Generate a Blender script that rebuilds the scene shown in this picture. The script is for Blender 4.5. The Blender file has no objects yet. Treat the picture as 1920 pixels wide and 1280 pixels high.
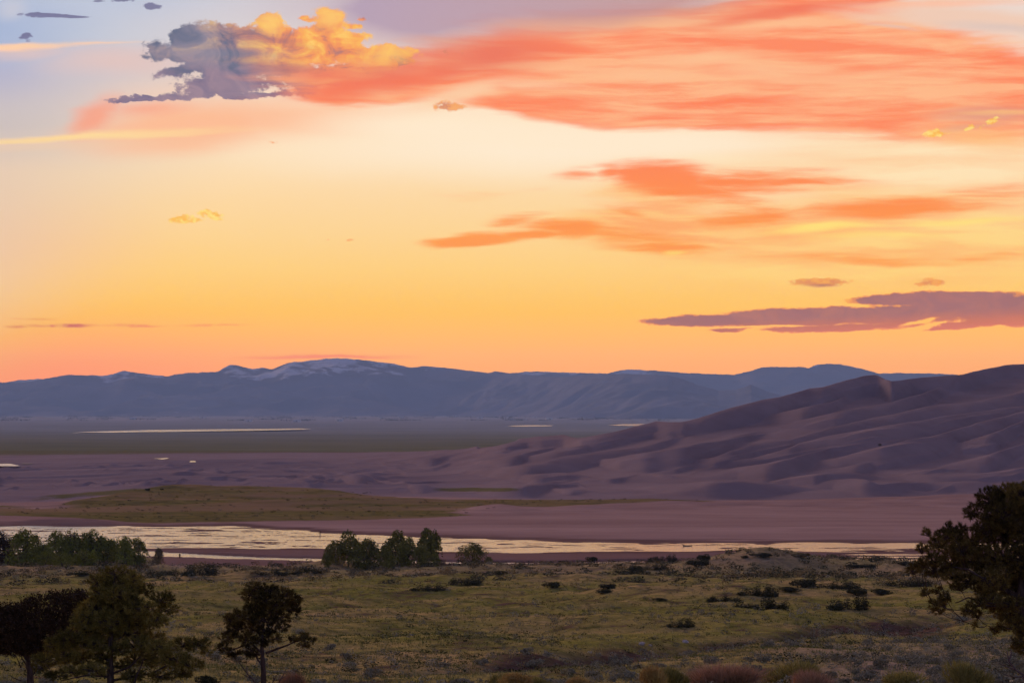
import bpy, math, random
import numpy as np

# ------------------------------------------------------------------ camera, world, sun, exposure
SC = bpy.context.scene
COL = SC.collection
F = 5600.0                       # focal length in photo pixels (1920 wide); the camera looks along +Y, eye at the origin
CX, CY = 960.0, 765.0            # photo column straight ahead, photo row of the level line
R = math.radians

cam_d = bpy.data.cameras.new('camera')
cam = bpy.data.objects.new('camera', cam_d)
COL.objects.link(cam)
cam.location = (0, 0, 0)
cam.rotation_euler = (R(90), 0, 0)
cam_d.sensor_width = 36.0
cam_d.lens = 36.0 * F / 1920.0
cam_d.shift_y = (CY - 640.0) / 1920.0
cam_d.clip_start = 0.5
cam_d.clip_end = 400000.0
SC.camera = cam
SC.view_settings.view_transform = 'Standard'
SC.view_settings.look = 'None'
SC.view_settings.exposure = 0.0
SC.view_settings.gamma = 1.0
SC.cycles.max_bounces = 5
SC.cycles.diffuse_bounces = 2
SC.cycles.glossy_bounces = 3
SC.cycles.transmission_bounces = 2
SC.cycles.volume_bounces = 0
SC.cycles.transparent_max_bounces = 6
SC.cycles.sample_clamp_indirect = 4.0
SC.cycles.use_denoising = True
SC.cycles.use_adaptive_sampling = True
SC.cycles.adaptive_threshold = 0.017
SC.cycles.adaptive_min_samples = 16


def lin(c):
    """sRGB 0..255 triple -> linear RGBA"""
    o = []
    for v in c[:3]:
        v = v / 255.0
        o.append(v / 12.92 if v <= 0.04045 else ((v + 0.055) / 1.055) ** 2.4)
    return (o[0], o[1], o[2], 1.0)


class Nodes:
    """short-hand for building a node tree"""
    def __init__(self, tree):
        self.t = tree
        tree.nodes.clear()

    def new(self, typ, **kw):
        n = self.t.nodes.new(typ)
        for k, v in kw.items():
            setattr(n, k, v)
        return n

    def put(self, sock, val):
        if val is None:
            return
        if isinstance(val, bpy.types.NodeSocket):
            self.t.links.new(val, sock)
        else:
            sock.default_value = val

    def math(self, op, a, b=None, c=None, clamp=False):
        n = self.new('ShaderNodeMath', operation=op, use_clamp=clamp)
        self.put(n.inputs[0], a)
        self.put(n.inputs[1], b)
        self.put(n.inputs[2], c)
        return n.outputs[0]

    def vec(self, op, a, b=None):
        n = self.new('ShaderNodeVectorMath', operation=op)
        self.put(n.inputs[0], a)
        if op == 'SCALE':
            self.put(n.inputs['Scale'], b)
        else:
            self.put(n.inputs[1], b)
        return n.outputs['Value'] if op in ('LENGTH', 'DOT_PRODUCT', 'DISTANCE') else n.outputs[0]

    def comb(self, x, y, z=0.0):
        n = self.new('ShaderNodeCombineXYZ')
        self.put(n.inputs[0], x); self.put(n.inputs[1], y); self.put(n.inputs[2], z)
        return n.outputs[0]

    def sep(self, v):
        n = self.new('ShaderNodeSeparateXYZ')
        self.put(n.inputs[0], v)
        return n.outputs[0], n.outputs[1], n.outputs[2]

    def mapping(self, v, loc=(0, 0, 0), rot=(0, 0, 0), scale=(1, 1, 1), typ='POINT'):
        n = self.new('ShaderNodeMapping', vector_type=typ)
        self.put(n.inputs['Vector'], v)
        n.inputs['Location'].default_value = loc
        n.inputs['Rotation'].default_value = rot
        n.inputs['Scale'].default_value = scale
        return n.outputs[0]

    def noise(self, v, scale=1.0, detail=4.0, rough=0.5, dist=0.0, color=False, dim='3D'):
        n = self.new('ShaderNodeTexNoise', noise_dimensions=dim)
        self.put(n.inputs['Vector'], v)
        n.inputs['Scale'].default_value = scale
        n.inputs['Detail'].default_value = detail
        n.inputs['Roughness'].default_value = rough
        n.inputs['Distortion'].default_value = dist
        return n.outputs['Color' if color else 'Fac']

    def rng(self, v, a, b, c=0.0, d=1.0, smooth=False):
        n = self.new('ShaderNodeMapRange', interpolation_type='SMOOTHSTEP' if smooth else 'LINEAR')
        n.clamp = True
        self.put(n.inputs['Value'], v)
        n.inputs['From Min'].default_value = a
        n.inputs['From Max'].default_value = b
        n.inputs['To Min'].default_value = c
        n.inputs['To Max'].default_value = d
        return n.outputs['Result']

    def mix(self, fac, a, b, mode='MIX'):
        n = self.new('ShaderNodeMix', data_type='RGBA', blend_type=mode)
        self.put(n.inputs[0], fac)
        self.put(n.inputs[6], a)
        self.put(n.inputs[7], b)
        return n.outputs[2]

    def ramp(self, fac, stops, interp='LINEAR'):
        n = self.new('ShaderNodeValToRGB')
        self.put(n.inputs[0], fac)
        cr = n.color_ramp
        cr.interpolation = interp
        cr.elements[0].position = stops[0][0]
        cr.elements[0].color = stops[0][1]
        cr.elements[1].position = stops[-1][0]
        cr.elements[1].color = stops[-1][1]
        for p, c in stops[1:-1]:
            e = cr.elements.new(p)
            e.color = c
        return n.outputs[0]


def sky_uv(x, y):
    """photo pixel -> (azimuth, depression) of that line of sight, in units of 1/5600 radian, offset to read like pixels"""
    a = math.atan((x - CX) / F)
    e = math.atan((CY - y) / F * math.cos(a))
    return CX + a * F, CY - e * F


SKY_GAIN = 1.0
HAZE_COLOR = (0.80, 0.94, 1.0, 1)
HAZE_DENSITY = 2.5e-5
HAZE_TOP, HAZE_END = 1050.0, 58000.0
HAZE_GLOW = (0.11, 0.13, 0.26)   # light the air itself adds over a very long path
world = bpy.data.worlds.new('World')
SC.world = world
world.use_nodes = True
N = Nodes(world.node_tree)
tc = N.new('ShaderNodeTexCoord')
dvec = N.vec('NORMALIZE', tc.outputs['Generated'])
dx, dy, dz = N.sep(dvec)
azim = N.math('ARCTAN2', dx, dy)
elev = N.math('ARCSINE', dz)
U = N.math('MULTIPLY_ADD', azim, F, CX)
V = N.math('MULTIPLY_ADD', elev, -F, CY)
UV = N.comb(U, V, 0.0)


def warped(sx, sy, ax, ay, detail, rough, seed):
    """sky coordinates pushed about by noise: (noise size across/up, push across/up)"""
    m = N.mapping(UV, loc=(seed * 7.3, seed * 3.1, seed), scale=(1.0 / sx, 1.0 / sy, 1))
    c = N.noise(m, 1.0, detail, rough, color=True, dim='2D')
    c = N.vec('SUBTRACT', c, (0.5, 0.5, 0.5))
    c = N.vec('MULTIPLY', c, (ax * 2, ay * 2, 0.0))
    return N.vec('ADD', UV, c)


GROW = 1.22
LAST = [None]      # the newest result: each new piece waits for it, so the shader is worked through in order with few values held at once


def after(s):
    """the same value, but only once LAST is known"""
    if LAST[0] is None:
        return s
    if s.type == 'VECTOR':
        n = N.new('ShaderNodeVectorMath', operation='MULTIPLY_ADD')
        N.put(n.inputs[0], LAST[0])
        n.inputs[1].default_value = (1e-9, 1e-9, 1e-9)
        N.put(n.inputs[2], s)
        return n.outputs[0]
    return N.math('MULTIPLY_ADD', LAST[0], 1e-9, s)


def srng(s, *a, **k):
    return N.rng(after(s), *a, **k)


def stroke(v, x, y, rx, ry, ang=0.0, soft=0.7, k=1.0):
    u0, v0 = sky_uv(x, y)
    v = after(v)
    rx, ry = rx * GROW, ry * GROW
    m = N.mapping(v, loc=(u0, v0, 0), rot=(0, 0, -R(ang)), scale=(rx, ry, 1.0), typ='TEXTURE')
    r = N.vec('LENGTH', m)
    return N.rng(r, 1.0, 1.0 - soft, 0.0, k, smooth=True)


def union(v, strokes, mode='MAXIMUM'):
    out = None
    for s in strokes:
        m = stroke(v, *s)
        out = m if out is None else N.math(mode, out, m)
        LAST[0] = out
    return out


W_soft = warped(420, 110, 55, 16, 5, 0.55, 1.0)      # cirrus and stratus edges
W_edge = warped(150, 40, 26, 7, 7, 0.66, 5.0)         # band edges
W_puff = warped(64, 46, 24, 17, 7, 0.66, 9.0)        # cumulus edges
# streaks running slightly up to the right
streak_v = N.mapping(W_soft, rot=(0, 0, R(7)), scale=(1 / 420.0, 1 / 42.0, 1))
streak = N.noise(streak_v, 1.0, 6, 0.55, dim='2D')
streak2 = N.noise(N.mapping(W_soft, loc=(3, 9, 2), rot=(0, 0, R(-6)), scale=(1 / 260.0, 1 / 30.0, 1)), 1.0, 5, 0.6, dim='2D')
broad = N.noise(N.mapping(UV, loc=(11, 4, 7), scale=(1 / 700.0, 1 / 160.0, 1)), 1.0, 4, 0.5, dim='2D')
billow = N.noise(N.mapping(UV, loc=(1, 2, 3), scale=(1 / 60.0, 1 / 42.0, 1)), 1.0, 8, 0.6, 0.6, dim='2D')

frizz = N.noise(N.mapping(UV, loc=(5, 8, 1), scale=(1 / 20.0, 1 / 13.0, 1)), 1.0, 6, 0.68, dim='2D')
fibre = N.noise(N.mapping(W_soft, loc=(2, 6, 2), rot=(0, 0, R(5)), scale=(1 / 190.0, 1 / 15.0, 1)), 1.0, 5, 0.62, dim='2D')
# clear sky: colour by height
t = srng(V, 0.0, 800.0)
clear = N.ramp(t, [(0.0, lin((232, 214, 208))), (0.14, lin((246, 218, 198))), (0.27, lin((254, 228, 198))),
                   (0.37, lin((253, 224, 186))), (0.47, lin((253, 216, 164))), (0.55, lin((253, 212, 150))),
                   (0.63, lin((254, 207, 132))), (0.70, lin((254, 198, 114))), (0.78, lin((255, 188, 98))),
                   (0.86, lin((255, 174, 84))), (1.0, lin((255, 166, 88)))])
SKY = clear


def rough(mask, noise, k, spread=3.0):
    """a mask with its edge broken up by noise, but nothing where there was no mask"""
    near = N.math('MULTIPLY', mask, spread, clamp=True)
    return N.math('MULTIPLY_ADD', N.math('MULTIPLY', N.math('SUBTRACT', noise, 0.5), k), near, mask)


def paint(mask, color, k=None):
    global SKY
    if k is not None:
        mask = N.math('MULTIPLY', mask, k)
    SKY = N.mix(mask, SKY, color)
    LAST[0] = SKY


# redder towards the lower left
paint(union(UV, [(-150, 740, 900, 170, 0, 1.0, 0.6)]), lin((255, 132, 72)))
paint(union(UV, [(-100, 460, 420, 130, 0, 1.0, 0.45)]), lin((253, 180, 140)))
# blue and grey upper left
left = srng(N.math('ADD', U, N.math('MULTIPLY', V, 0.95)), 820.0, 180.0, 0.0, 1.0, smooth=True)
leftcol = N.ramp(srng(V, 0, 330), [(0.0, lin((186, 196, 219))), (0.25, lin((192, 200, 217))), (0.45, lin((196, 190, 203))),
                                    (0.75, lin((199, 188, 190))), (1.0, lin((226, 200, 182)))])
paint(left, leftcol, 0.92)
paint(union(W_soft, [(-20, 60, 230, 90, 0, 1.0, 0.75)]), lin((158, 176, 213)))
paint(union(W_soft, [(-30, 140, 160, 60, 0, 1.0, 0.5)]), lin((168, 172, 206)))
paint(union(W_soft, [(30, 18, 40, 25, 0, 1.0, 0.5), (480, 60, 260, 70, 0, 1.0, 0.5)]), lin((214, 208, 214)))
paint(union(W_soft, [(230, 112, 170, 34, 2, 1.0, 0.8), (60, 100, 140, 16, 2, 1.0, 0.7)]), lin((228, 196, 190)))
paint(union(W_soft, [(40, 92, 150, 7, 3, 0.9, 1.0), (180, 86, 110, 4, 4, 1.0, 0.7)]), lin((253, 207, 172)))
paint(union(W_soft, [(330, 190, 200, 60, 6, 1.0, 0.6)]), lin((247, 205, 180)))
# salmon wedge under the cumulus and the yellow ray below it
paint(N.math('MULTIPLY', union(W_edge, [(360, 240, 250, 56, 6, 0.75, 1.0), (480, 225, 300, 48, 2, 0.9, 0.9)]),
             srng(N.math('SUBTRACT', V, N.math('MULTIPLY', U, -0.35)), 262.0, 300.0, 0, 1, smooth=True)), lin((253, 188, 150)), 0.95)
paint(union(W_soft, [(185, 222, 62, 34, 38, 0.9, 0.75), (270, 205, 110, 16, 4, 1.0, 0.55)]), lin((252, 156, 126)))
paint(union(W_soft, [(150, 258, 330, 9, 3, 0.9, 1.0), (270, 250, 200, 10, 3, 1.0, 0.8), (20, 265, 160, 7, 2, 0.8, 0.9)]), lin((254, 216, 158)))
paint(union(UV, [(60, 275, 420, 12, 3, 1.0, 0.5)]), lin((240, 204, 172)))
# bright cream opening
paint(union(W_soft, [(1000, 275, 560, 75, 1, 1.0, 1.0), (1250, 268, 300, 30, 0, 0.8, 0.9)]), lin((255, 236, 210)), 0.9)
# right hand veil under the coral sheet
paint(union(W_soft, [(1750, 310, 620, 110, 4, 1.0, 0.9)]), N.mix(srng(streak, 0.35, 0.65), lin((253, 200, 150)), lin((255, 229, 186))), 0.85)
paint(union(W_soft, [(1700, 455, 560, 95, 2, 1.0, 0.9), (1250, 455, 260, 50, -8, 1.0, 0.6)]),
      N.mix(srng(streak2, 0.35, 0.65), lin((253, 182, 116)), lin((254, 214, 134))), 0.85)

# middle stratus, coral orange
veil = union(W_soft, [(1240, 425, 230, 46, -9, 0.9, 0.75), (1050, 424, 170, 28, 3, 0.9, 0.6), (1420, 430, 300, 56, -2, 1.0, 0.7), (1680, 395, 330, 46, 4, 1.0, 0.6), (1230, 375, 200, 36, -8, 1.0, 0.6), (1450, 350, 300, 34, 0, 1.0, 0.5),
                      (900, 370, 110, 16, 6, 1.0, 0.3), (1600, 480, 320, 26, 0, 1.0, 0.5)], 'ADD')
veil = N.math('MINIMUM', veil, 1.0)
vw = N.math('SUBTRACT', N.math('ADD', N.math('MULTIPLY', fibre, 0.5), N.math('MULTIPLY', streak2, 0.5)), 0.5)
veil = srng(rough(veil, N.math('ADD', vw, 0.5), 1.8, 2.0), 0.08, 1.0, 0, 1, smooth=True)
paint(veil, N.mix(srng(streak2, 0.38, 0.6), lin((254, 164, 104)), lin((254, 196, 128))), 0.85)
mid = union(W_soft, [(1240, 335, 150, 40, -4, 0.85, 1.0), (1310, 362, 190, 26, -7, 1.0, 0.95), (1420, 330, 190, 18, 2, 1.0, 0.8), (1150, 325, 60, 26, 10, 1.0, 0.8), (1370, 345, 220, 30, -2, 1.0, 0.9), (1080, 328, 75, 22, 4, 1.0, 0.55),
                     (1500, 345, 200, 20, 0, 1.0, 0.55), (890, 447, 118, 17, 4, 0.8, 0.95), (990, 437, 130, 13, 5, 0.9, 0.9),
                     (975, 408, 75, 15, 6, 0.9, 0.7), (1070, 428, 110, 26, -6, 0.9, 0.9), (1190, 450, 190, 28, -10, 0.9, 0.75),
                     (1180, 395, 90, 12, -12, 1.0, 0.5), (1690, 388, 270, 24, 3, 0.85, 0.85), (1820, 372, 180, 28, 9, 1.0, 0.6),
                     (1430, 405, 150, 24, 3, 1.0, 0.75), (1620, 488, 260, 13, -3, 1.0, 0.45), (1850, 478, 140, 14, 8, 1.0, 0.5),
                     (880, 366, 90, 7, 3, 1.0, 0.25), (1020, 350, 130, 7, 6, 1.0, 0.22)])
mwisp = N.math('SUBTRACT', N.math('ADD', N.math('MULTIPLY', fibre, 0.55), N.math('MULTIPLY', streak, 0.45)), 0.5)
mid = srng(rough(mid, N.math('ADD', mwisp, 0.5), 2.0), 0.0, 0.90, 0, 1, smooth=True)
mcol = N.mix(srng(V, 310, 450), lin((254, 131, 86)), lin((254, 152, 82)))
paint(mid, mcol, 0.95)
paint(union(W_soft, [(1540, 428, 130, 12, 2, 1.0, 0.95), (1800, 418, 160, 8, 2, 1.0, 0.7), (1255, 473, 30, 8, 0, 1.0, 0.6), (1620, 445, 150, 10, 0, 1.0, 0.5)]), lin((255, 226, 128)))

# upper coral sheet
sheet = union(W_soft, [(1000, 110, 330, 95, 3, 0.8, 1.0), (1300, 110, 480, 120, 4, 0.75, 1.0), (1600, 150, 480, 112, -3, 0.6, 1.0),
                       (1180, 200, 310, 42, -4, 0.6, 1.0), (1880, 200, 260, 78, 0, 0.8, 0.95), (800, 145, 240, 44, 12, 0.7, 1.0),
                       (650, 160, 170, 32, 6, 0.8, 0.95), (1420, 40, 330, 50, 10, 0.8, 1.0)], 'ADD')
sheet = N.math('MINIMUM', sheet, 1.0)
wisp = N.math('SUBTRACT', N.math('ADD', N.math('MULTIPLY', fibre, 0.6), N.math('MULTIPLY', streak2, 0.4)), 0.5)
sheet = srng(rough(sheet, N.math('ADD', wisp, 0.5), 1.6), 0.12, 0.78, 0, 1, smooth=True)
coral = N.mix(srng(N.math('ADD', N.math('MULTIPLY', streak, 0.65), N.math('MULTIPLY', fibre, 0.35)), 0.40, 0.60), lin((254, 138, 100)), lin((254, 184, 138)))
paint(sheet, coral, 0.97)
# pale peach openings in the sheet
paint(union(W_soft, [(1330, 112, 170, 20, 0, 1.0, 0.95), (1480, 138, 210, 26, -3, 1.0, 0.9), (1200, 138, 230, 16, -3, 1.0, 0.75), (1640, 140, 120, 16, -2, 1.0, 0.6),
                     (1440, 52, 130, 14, 4, 1.0, 0.5)]),
      lin((253, 192, 148)), srng(streak2, 0.25, 0.5, 0.5, 1.0))
# stronger coral cores
paint(union(W_soft, [(1060, 105, 160, 30, -4, 1.0, 0.85), (1290, 185, 260, 30, -6, 1.0, 0.9), (1090, 205, 190, 18, -3, 1.0, 0.9),
                     (1590, 228, 210, 22, 4, 1.0, 0.95), (1790, 110, 200, 22, -6, 1.0, 0.8), (1870, 165, 110, 26, 0, 1.0, 0.8),
                     (1590, 45, 120, 16, 3, 1.0, 0.6)]), lin((254, 130, 94)), srng(N.math('ADD', N.math('MULTIPLY', streak, 0.5), N.math('MULTIPLY', fibre, 0.5)), 0.38, 0.58, 0.9, 0.15))
paint(union(W_soft, [(930, 100, 170, 52, 6, 1.0, 0.9), (740, 140, 150, 40, 12, 1.0, 0.85), (850, 125, 130, 36, 10, 1.0, 0.8)]), lin((232, 118, 102)), 0.85)
paint(union(W_soft, [(1450, 25, 220, 16, 9, 0.9, 0.75), (1600, 4, 160, 8, 6, 1.0, 0.8)]), lin((240, 118, 96)))
# cream gap left below the sheet
paint(union(W_soft, [(880, 178, 150, 24, 12, 0.9, 0.85), (1000, 160, 110, 14, 0, 1.0, 0.6)]), lin((252, 208, 170)))
paint(union(UV, [(880, 245, 330, 30, -3, 0.9, 0.9), (1120, 268, 340, 24, -2, 0.7, 0.95)]), lin((255, 234, 206)))
# mauve shade along the top
mauve_m = union(W_soft, [(880, -5, 420, 78, 3, 1.0, 1.0), (1200, 6, 300, 48, 6, 1.0, 0.95), (780, 40, 200, 75, 8, 1.0, 0.85)], 'ADD')
mauve_m = N.math('MINIMUM', mauve_m, 1.0)
paint(mauve_m, N.mix(srng(U, 680, 1250), lin((170, 146, 176)), lin((190, 142, 146))), 0.80)
# grey rose veil at the upper right
paint(union(W_soft, [(1830, 40, 270, 30, -7, 0.7, 1.0), (1640, 30, 130, 15, -6, 0.9, 0.7)]), lin((240, 203, 182)), 0.95)
paint(union(W_soft, [(1880, 58, 150, 14, -6, 1.0, 0.6), (1660, 50, 60, 6, -12, 1.0, 0.5)]), lin((216, 196, 192)))
paint(union(W_soft, [(1770, 5, 220, 12, 0, 1.0, 0.8)]), lin((254, 190, 158)))
# mauve and peach at the right edge
paint(union(W_soft, [(1850, 215, 130, 17, 2, 1.0, 0.85), (1810, 240, 90, 8, 8, 1.0, 0.7)]), lin((222, 160, 140)))
paint(union(W_soft, [(1840, 262, 150, 26, -3, 1.0, 0.75), (1880, 212, 120, 6, 2, 1.0, 0.7)]), lin((254, 190, 128)))

# the big cumulus: slate on the left, lit gold on the right
dens = union(W_puff, [(290, 82, 24, 16, 0, 0.9, 1.0), (300, 103, 44, 16, 0, 0.8, 1.0), (350, 85, 42, 38, 0, 0.8, 1.0), (400, 92, 88, 58, 0, 0.7, 1.0),
                      (470, 95, 110, 58, 0, 0.7, 1.0), (330, 136, 60, 14, 12, 0.8, 0.95), (560, 95, 120, 52, -4, 0.7, 1.0), (505, 42, 30, 24, 0, 0.8, 1.0),
                      (420, 160, 120, 25, 2, 0.8, 1.0), (240, 184, 58, 9, 3, 0.8, 0.95), (470, 182, 110, 9, -2, 0.8, 0.9),
                      (300, 181, 80, 8, 3, 0.8, 0.9), (590, 150, 110, 22, 4, 0.8, 0.9), (690, 132, 90, 22, 10, 0.8, 0.9), (560, 176, 90, 10, 2, 0.9, 0.6), (618, 30, 36, 28, 0, 0.8, 1.0), (622, 55, 40, 30, 0, 0.9, 1.0), (578, 36, 24, 8, 0, 0.9, 0.8), (678, 38, 14, 9, 0, 0.9, 0.8), (665, 52, 16, 7, 0, 0.9, 0.7),
                      (675, 70, 22, 12, 0, 0.9, 0.75), (640, 92, 80, 26, 0, 0.8, 1.0), (700, 104, 60, 19, 6, 0.8, 1.0), (745, 102, 52, 20, 0, 0.8, 1.0), (757, 112, 20, 14, 0, 0.9, 0.9),
                      (830, 105, 10, 12, 30, 0.9, 0.55), (852, 112, 20, 5, 8, 0.9, 0.5), (868, 98, 5, 9, -20, 0.9, 0.5)], 'ADD')
dens = N.math('MINIMUM', dens, 1.35)
dens = rough(rough(dens, billow, 1.1), frizz, 1.5)
cu = srng(dens, 0.30, 0.80, 0.0, 1.0, smooth=True)
lit = N.math('ADD', srng(N.math('ADD', U, N.math('MULTIPLY', V, -0.9)), 300.0, 520.0), N.math('MULTIPLY', N.math('SUBTRACT', billow, 0.5), 0.9))
low = srng(N.math('ADD', N.math('ADD', V, N.math('MULTIPLY', U, 0.02)), N.math('MULTIPLY', N.math('SUBTRACT', billow, 0.5), 70.0)), 122.0, 160.0, 0, 1, smooth=True)
slate = N.mix(srng(billow, 0.35, 0.65), lin((98, 106, 134)), lin((148, 138, 156)))
gold = N.ramp(N.math('ADD', billow, N.math('ADD', N.math('MULTIPLY', N.math('SUBTRACT', streak2, 0.5), 0.45), N.math('MULTIPLY', N.math('SUBTRACT', frizz, 0.5), 0.30))),
              [(0.30, lin((190, 122, 116))), (0.42, lin((232, 138, 98))), (0.51, lin((248, 156, 94))), (0.60, lin((253, 178, 92))), (0.70, lin((255, 198, 104))), (0.88, lin((255, 214, 134)))])
cucol = N.mix(srng(N.math('MULTIPLY_ADD', N.math('SUBTRACT', streak2, 0.5), 0.7, lit), 0.0, 0.95, 0, 1, smooth=True), slate, gold)
under = N.mix(srng(N.math('ADD', U, N.math('MULTIPLY', N.math('SUBTRACT', streak2, 0.5), 260.0)), 430, 640, 0, 1, smooth=True), N.mix(srng(billow, 0.35, 0.65), lin((122, 110, 140)), lin((156, 132, 150))), N.mix(srng(streak2, 0.35, 0.65), lin((230, 122, 104)), lin((247, 160, 118))))
cucol = N.mix(low, cucol, under)
cucol = N.mix(N.math('MULTIPLY', union(W_puff, [(520, 78, 90, 12, -8, 1.0, 0.6), (540, 128, 90, 14, -4, 1.0, 0.6)]), 0.9), cucol, lin((186, 112, 112)))
cucol = N.mix(union(W_puff, [(505, 42, 36, 26, 0, 1.0, 0.9), (618, 32, 42, 34, 0, 1.0, 0.9), (735, 100, 70, 24, 0, 1.0, 0.8)]), cucol, lin((255, 201, 112)))
paint(cu, cucol, 0.96)
# coral veil running right from its base
paint(union(W_soft, [(660, 165, 150, 26, 8, 1.0, 0.85), (780, 150, 110, 22, 14, 1.0, 0.8), (610, 140, 110, 18, 0, 1.0, 0.5)]), lin((246, 122, 96)))

# purple cloud bank low on the right
bank = union(W_edge, [(1330, 601, 150, 12, 1.5, 0.7, 1.0), (1500, 595, 200, 19, 2, 0.6, 1.0), (1680, 590, 180, 19, 2, 0.6, 1.0), (1850, 573, 180, 21, 2, 0.6, 1.0), (1700, 560, 120, 15, 2, 0.7, 1.0), (1800, 556, 150, 10, 1, 0.7, 1.0),
                      (1920, 590, 160, 24, 2, 0.7, 1.0), (1560, 615, 140, 9, 2, 0.8, 0.95), (1680, 608, 60, 8, 3, 0.8, 0.9), (1850, 605, 110, 10, 5, 0.7, 0.95), (1780, 615, 60, 4, 4, 0.8, 0.8),
                      (1360, 617, 40, 5, 0, 0.8, 0.9), (1460, 618, 50, 4, 0, 0.8, 0.7)])
bank = rough(rough(bank, billow, 0.7), frizz, 1.1)
bank_gap = union(W_edge, [(1725, 601, 60, 5, 12, 0.9, 0.9), (1600, 572, 40, 3, 2, 0.9, 0.7), (1450, 611, 90, 2.5, 1, 0.9, 0.7), (1770, 574, 70, 2, 3, 1.0, 0.35)])
bank = N.math('SUBTRACT', bank, rough(bank_gap, frizz, 1.0))
bm = srng(bank, 0.30, 0.60, 0, 1, smooth=True)
bcol = N.mix(srng(N.math('ADD', N.math('MULTIPLY', U, 0.05), V), 672, 704), N.mix(srng(billow, 0.4, 0.65), lin((159, 110, 122)), lin((176, 118, 120))), lin((214, 122, 106)))
bedge = N.math('MULTIPLY', srng(bank, 0.18, 0.36, 0, 1, smooth=True), 0.7)
paint(bedge, lin((248, 142, 86)))
paint(bm, bcol, 0.95)

# small clouds
tiny_p = union(W_edge, [(100, 30, 84, 5, 0, 0.7, 1.0), (46, 69, 15, 9, 0, 0.8, 1.0), (52, 78, 12, 8, 0, 1.0, 0.6), (285, 14, 24, 8, 0, 0.8, 1.0), (232, 1, 30, 5, 0, 0.8, 1.0), (185, 2, 16, 3, 0, 0.8, 0.7)])
paint(srng(rough(tiny_p, frizz, 1.6), 0.35, 0.75, 0, 1, smooth=True), lin((112, 108, 146)), 0.85)
tiny_g = union(W_puff, [(338, 410, 30, 12, 0, 0.9, 1.0), (362, 412, 24, 6, 0, 0.9, 0.9), (388, 403, 32, 7, -4, 0.9, 1.0), (408, 410, 16, 4, -10, 0.9, 0.7), (1755, 248, 34, 10, 0, 0.9, 1.0), (1820, 242, 22, 6, 10, 0.9, 0.8), (1858, 230, 24, 7, 28, 0.9, 0.9)])
tiny_gm = srng(rough(tiny_g, frizz, 2.0), 0.28, 0.66, 0, 1, smooth=True)
paint(tiny_gm, N.mix(srng(frizz, 0.45, 0.6), lin((252, 186, 88)), lin((255, 222, 130))), 0.9)
tiny_o = union(W_edge, [(840, 200, 44, 15, 0, 0.9, 1.0), (1535, 529, 78, 10, 1, 0.8, 1.0), (1745, 530, 60, 11, 4, 0.9, 0.9), (515, 268, 30, 4, 0, 0.9, 0.6),
                        (476, 433, 20, 3, 4, 0.9, 0.5), (655, 450, 12, 3, 4, 0.9, 0.6), (615, 450, 4, 3, 0, 0.9, 0.6), (290, 425, 12, 4, 0, 0.9, 0.5)])
tiny_om = srng(rough(tiny_o, frizz, 2.2), 0.42, 0.85, 0, 1, smooth=True)
paint(tiny_om, N.mix(srng(frizz, 0.42, 0.58), lin((206, 120, 100)), lin((247, 162, 92))), 0.85)
paint(union(W_edge, [(1540, 536, 36, 4, 0, 0.9, 0.8)]), lin((176, 108, 112)))
thin = union(W_edge, [(120, 610, 66, 4, 0, 0.8, 1.0), (250, 610, 66, 3, 0, 0.8, 0.8), (400, 609, 80, 3, 0, 0.9, 0.5), (30, 612, 30, 3, 0, 0.9, 0.6), (60, 598, 50, 2, 0, 0.9, 0.4)])
thin = N.math('MULTIPLY', thin, srng(billow, 0.38, 0.6, 0.25, 1.0))
paint(thin, N.mix(srng(U, 120, 320), lin((196, 106, 90)), lin((240, 130, 76))), 0.95)
paint(union(W_edge, [(610, 669, 175, 5, 0.4, 0.8, 0.6)]), lin((240, 122, 70)))

# the rest of the dome: dusk blue overhead and behind, warm along the western horizon
cosw = N.vec('DOT_PRODUCT', dvec, (-0.10, 0.985, 0.14))
dome = N.ramp(srng(cosw, -1.0, 1.0), [(0.0, (0.21, 0.28, 0.66, 1)), (0.42, (0.068, 0.064, 0.165, 1)), (0.66, (0.13, 0.10, 0.20, 1)),
                                       (0.83, (0.38, 0.25, 0.28, 1)), (0.93, (0.75, 0.46, 0.32, 1)), (1.0, (1.0, 0.68, 0.42, 1))])
nis = N.new('ShaderNodeTexSky', sky_type='NISHITA')
nis.sun_disc = False
nis.sun_elevation = R(2.0)
nis.sun_rotation = R(-30.0)
dome = N.mix(0.05, dome, nis.outputs[0], 'ADD')
inside = N.math('MULTIPLY', N.math('MULTIPLY', srng(V, -520.0, -60.0, 0, 1, smooth=True), srng(V, 1100.0, 800.0, 0, 1, smooth=True)),
                N.math('MULTIPLY', srng(U, -1500.0, -200.0, 0, 1, smooth=True), srng(U, 3400.0, 2120.0, 0, 1, smooth=True)))
# the evening air lies between the eye and the sky: what the sky must send so that it arrives with the colours above
path = N.math('MINIMUM', N.math('DIVIDE', HAZE_TOP, N.math('TANGENT', N.math('MAXIMUM', elev, 0.004))), HAZE_END)
trans = N.math('EXPONENT', N.math('MULTIPLY', path, -HAZE_DENSITY))
glow = N.vec('SCALE', N.comb(*HAZE_GLOW), N.math('SUBTRACT', 1.0, trans))
SKY = N.vec('MAXIMUM', N.vec('SUBTRACT', SKY, glow), (0.004, 0.004, 0.004))
SKY = N.vec('SCALE', SKY, N.math('DIVIDE', 1.0, trans))
SKYALL = N.mix(inside, dome, SKY)
SKYALL = N.mix(srng(dz, -0.01, -0.06, 0, 1), SKYALL, (0.06, 0.05, 0.06, 1))
bg = N.new('ShaderNodeBackground')
N.put(bg.inputs['Color'], SKYALL)
bg.inputs['Strength'].default_value = SKY_GAIN
wo = N.new('ShaderNodeOutputWorld')
N.t.links.new(bg.outputs[0], wo.inputs['Surface'])
world.cycles.sampling_method = 'MANUAL'
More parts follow.
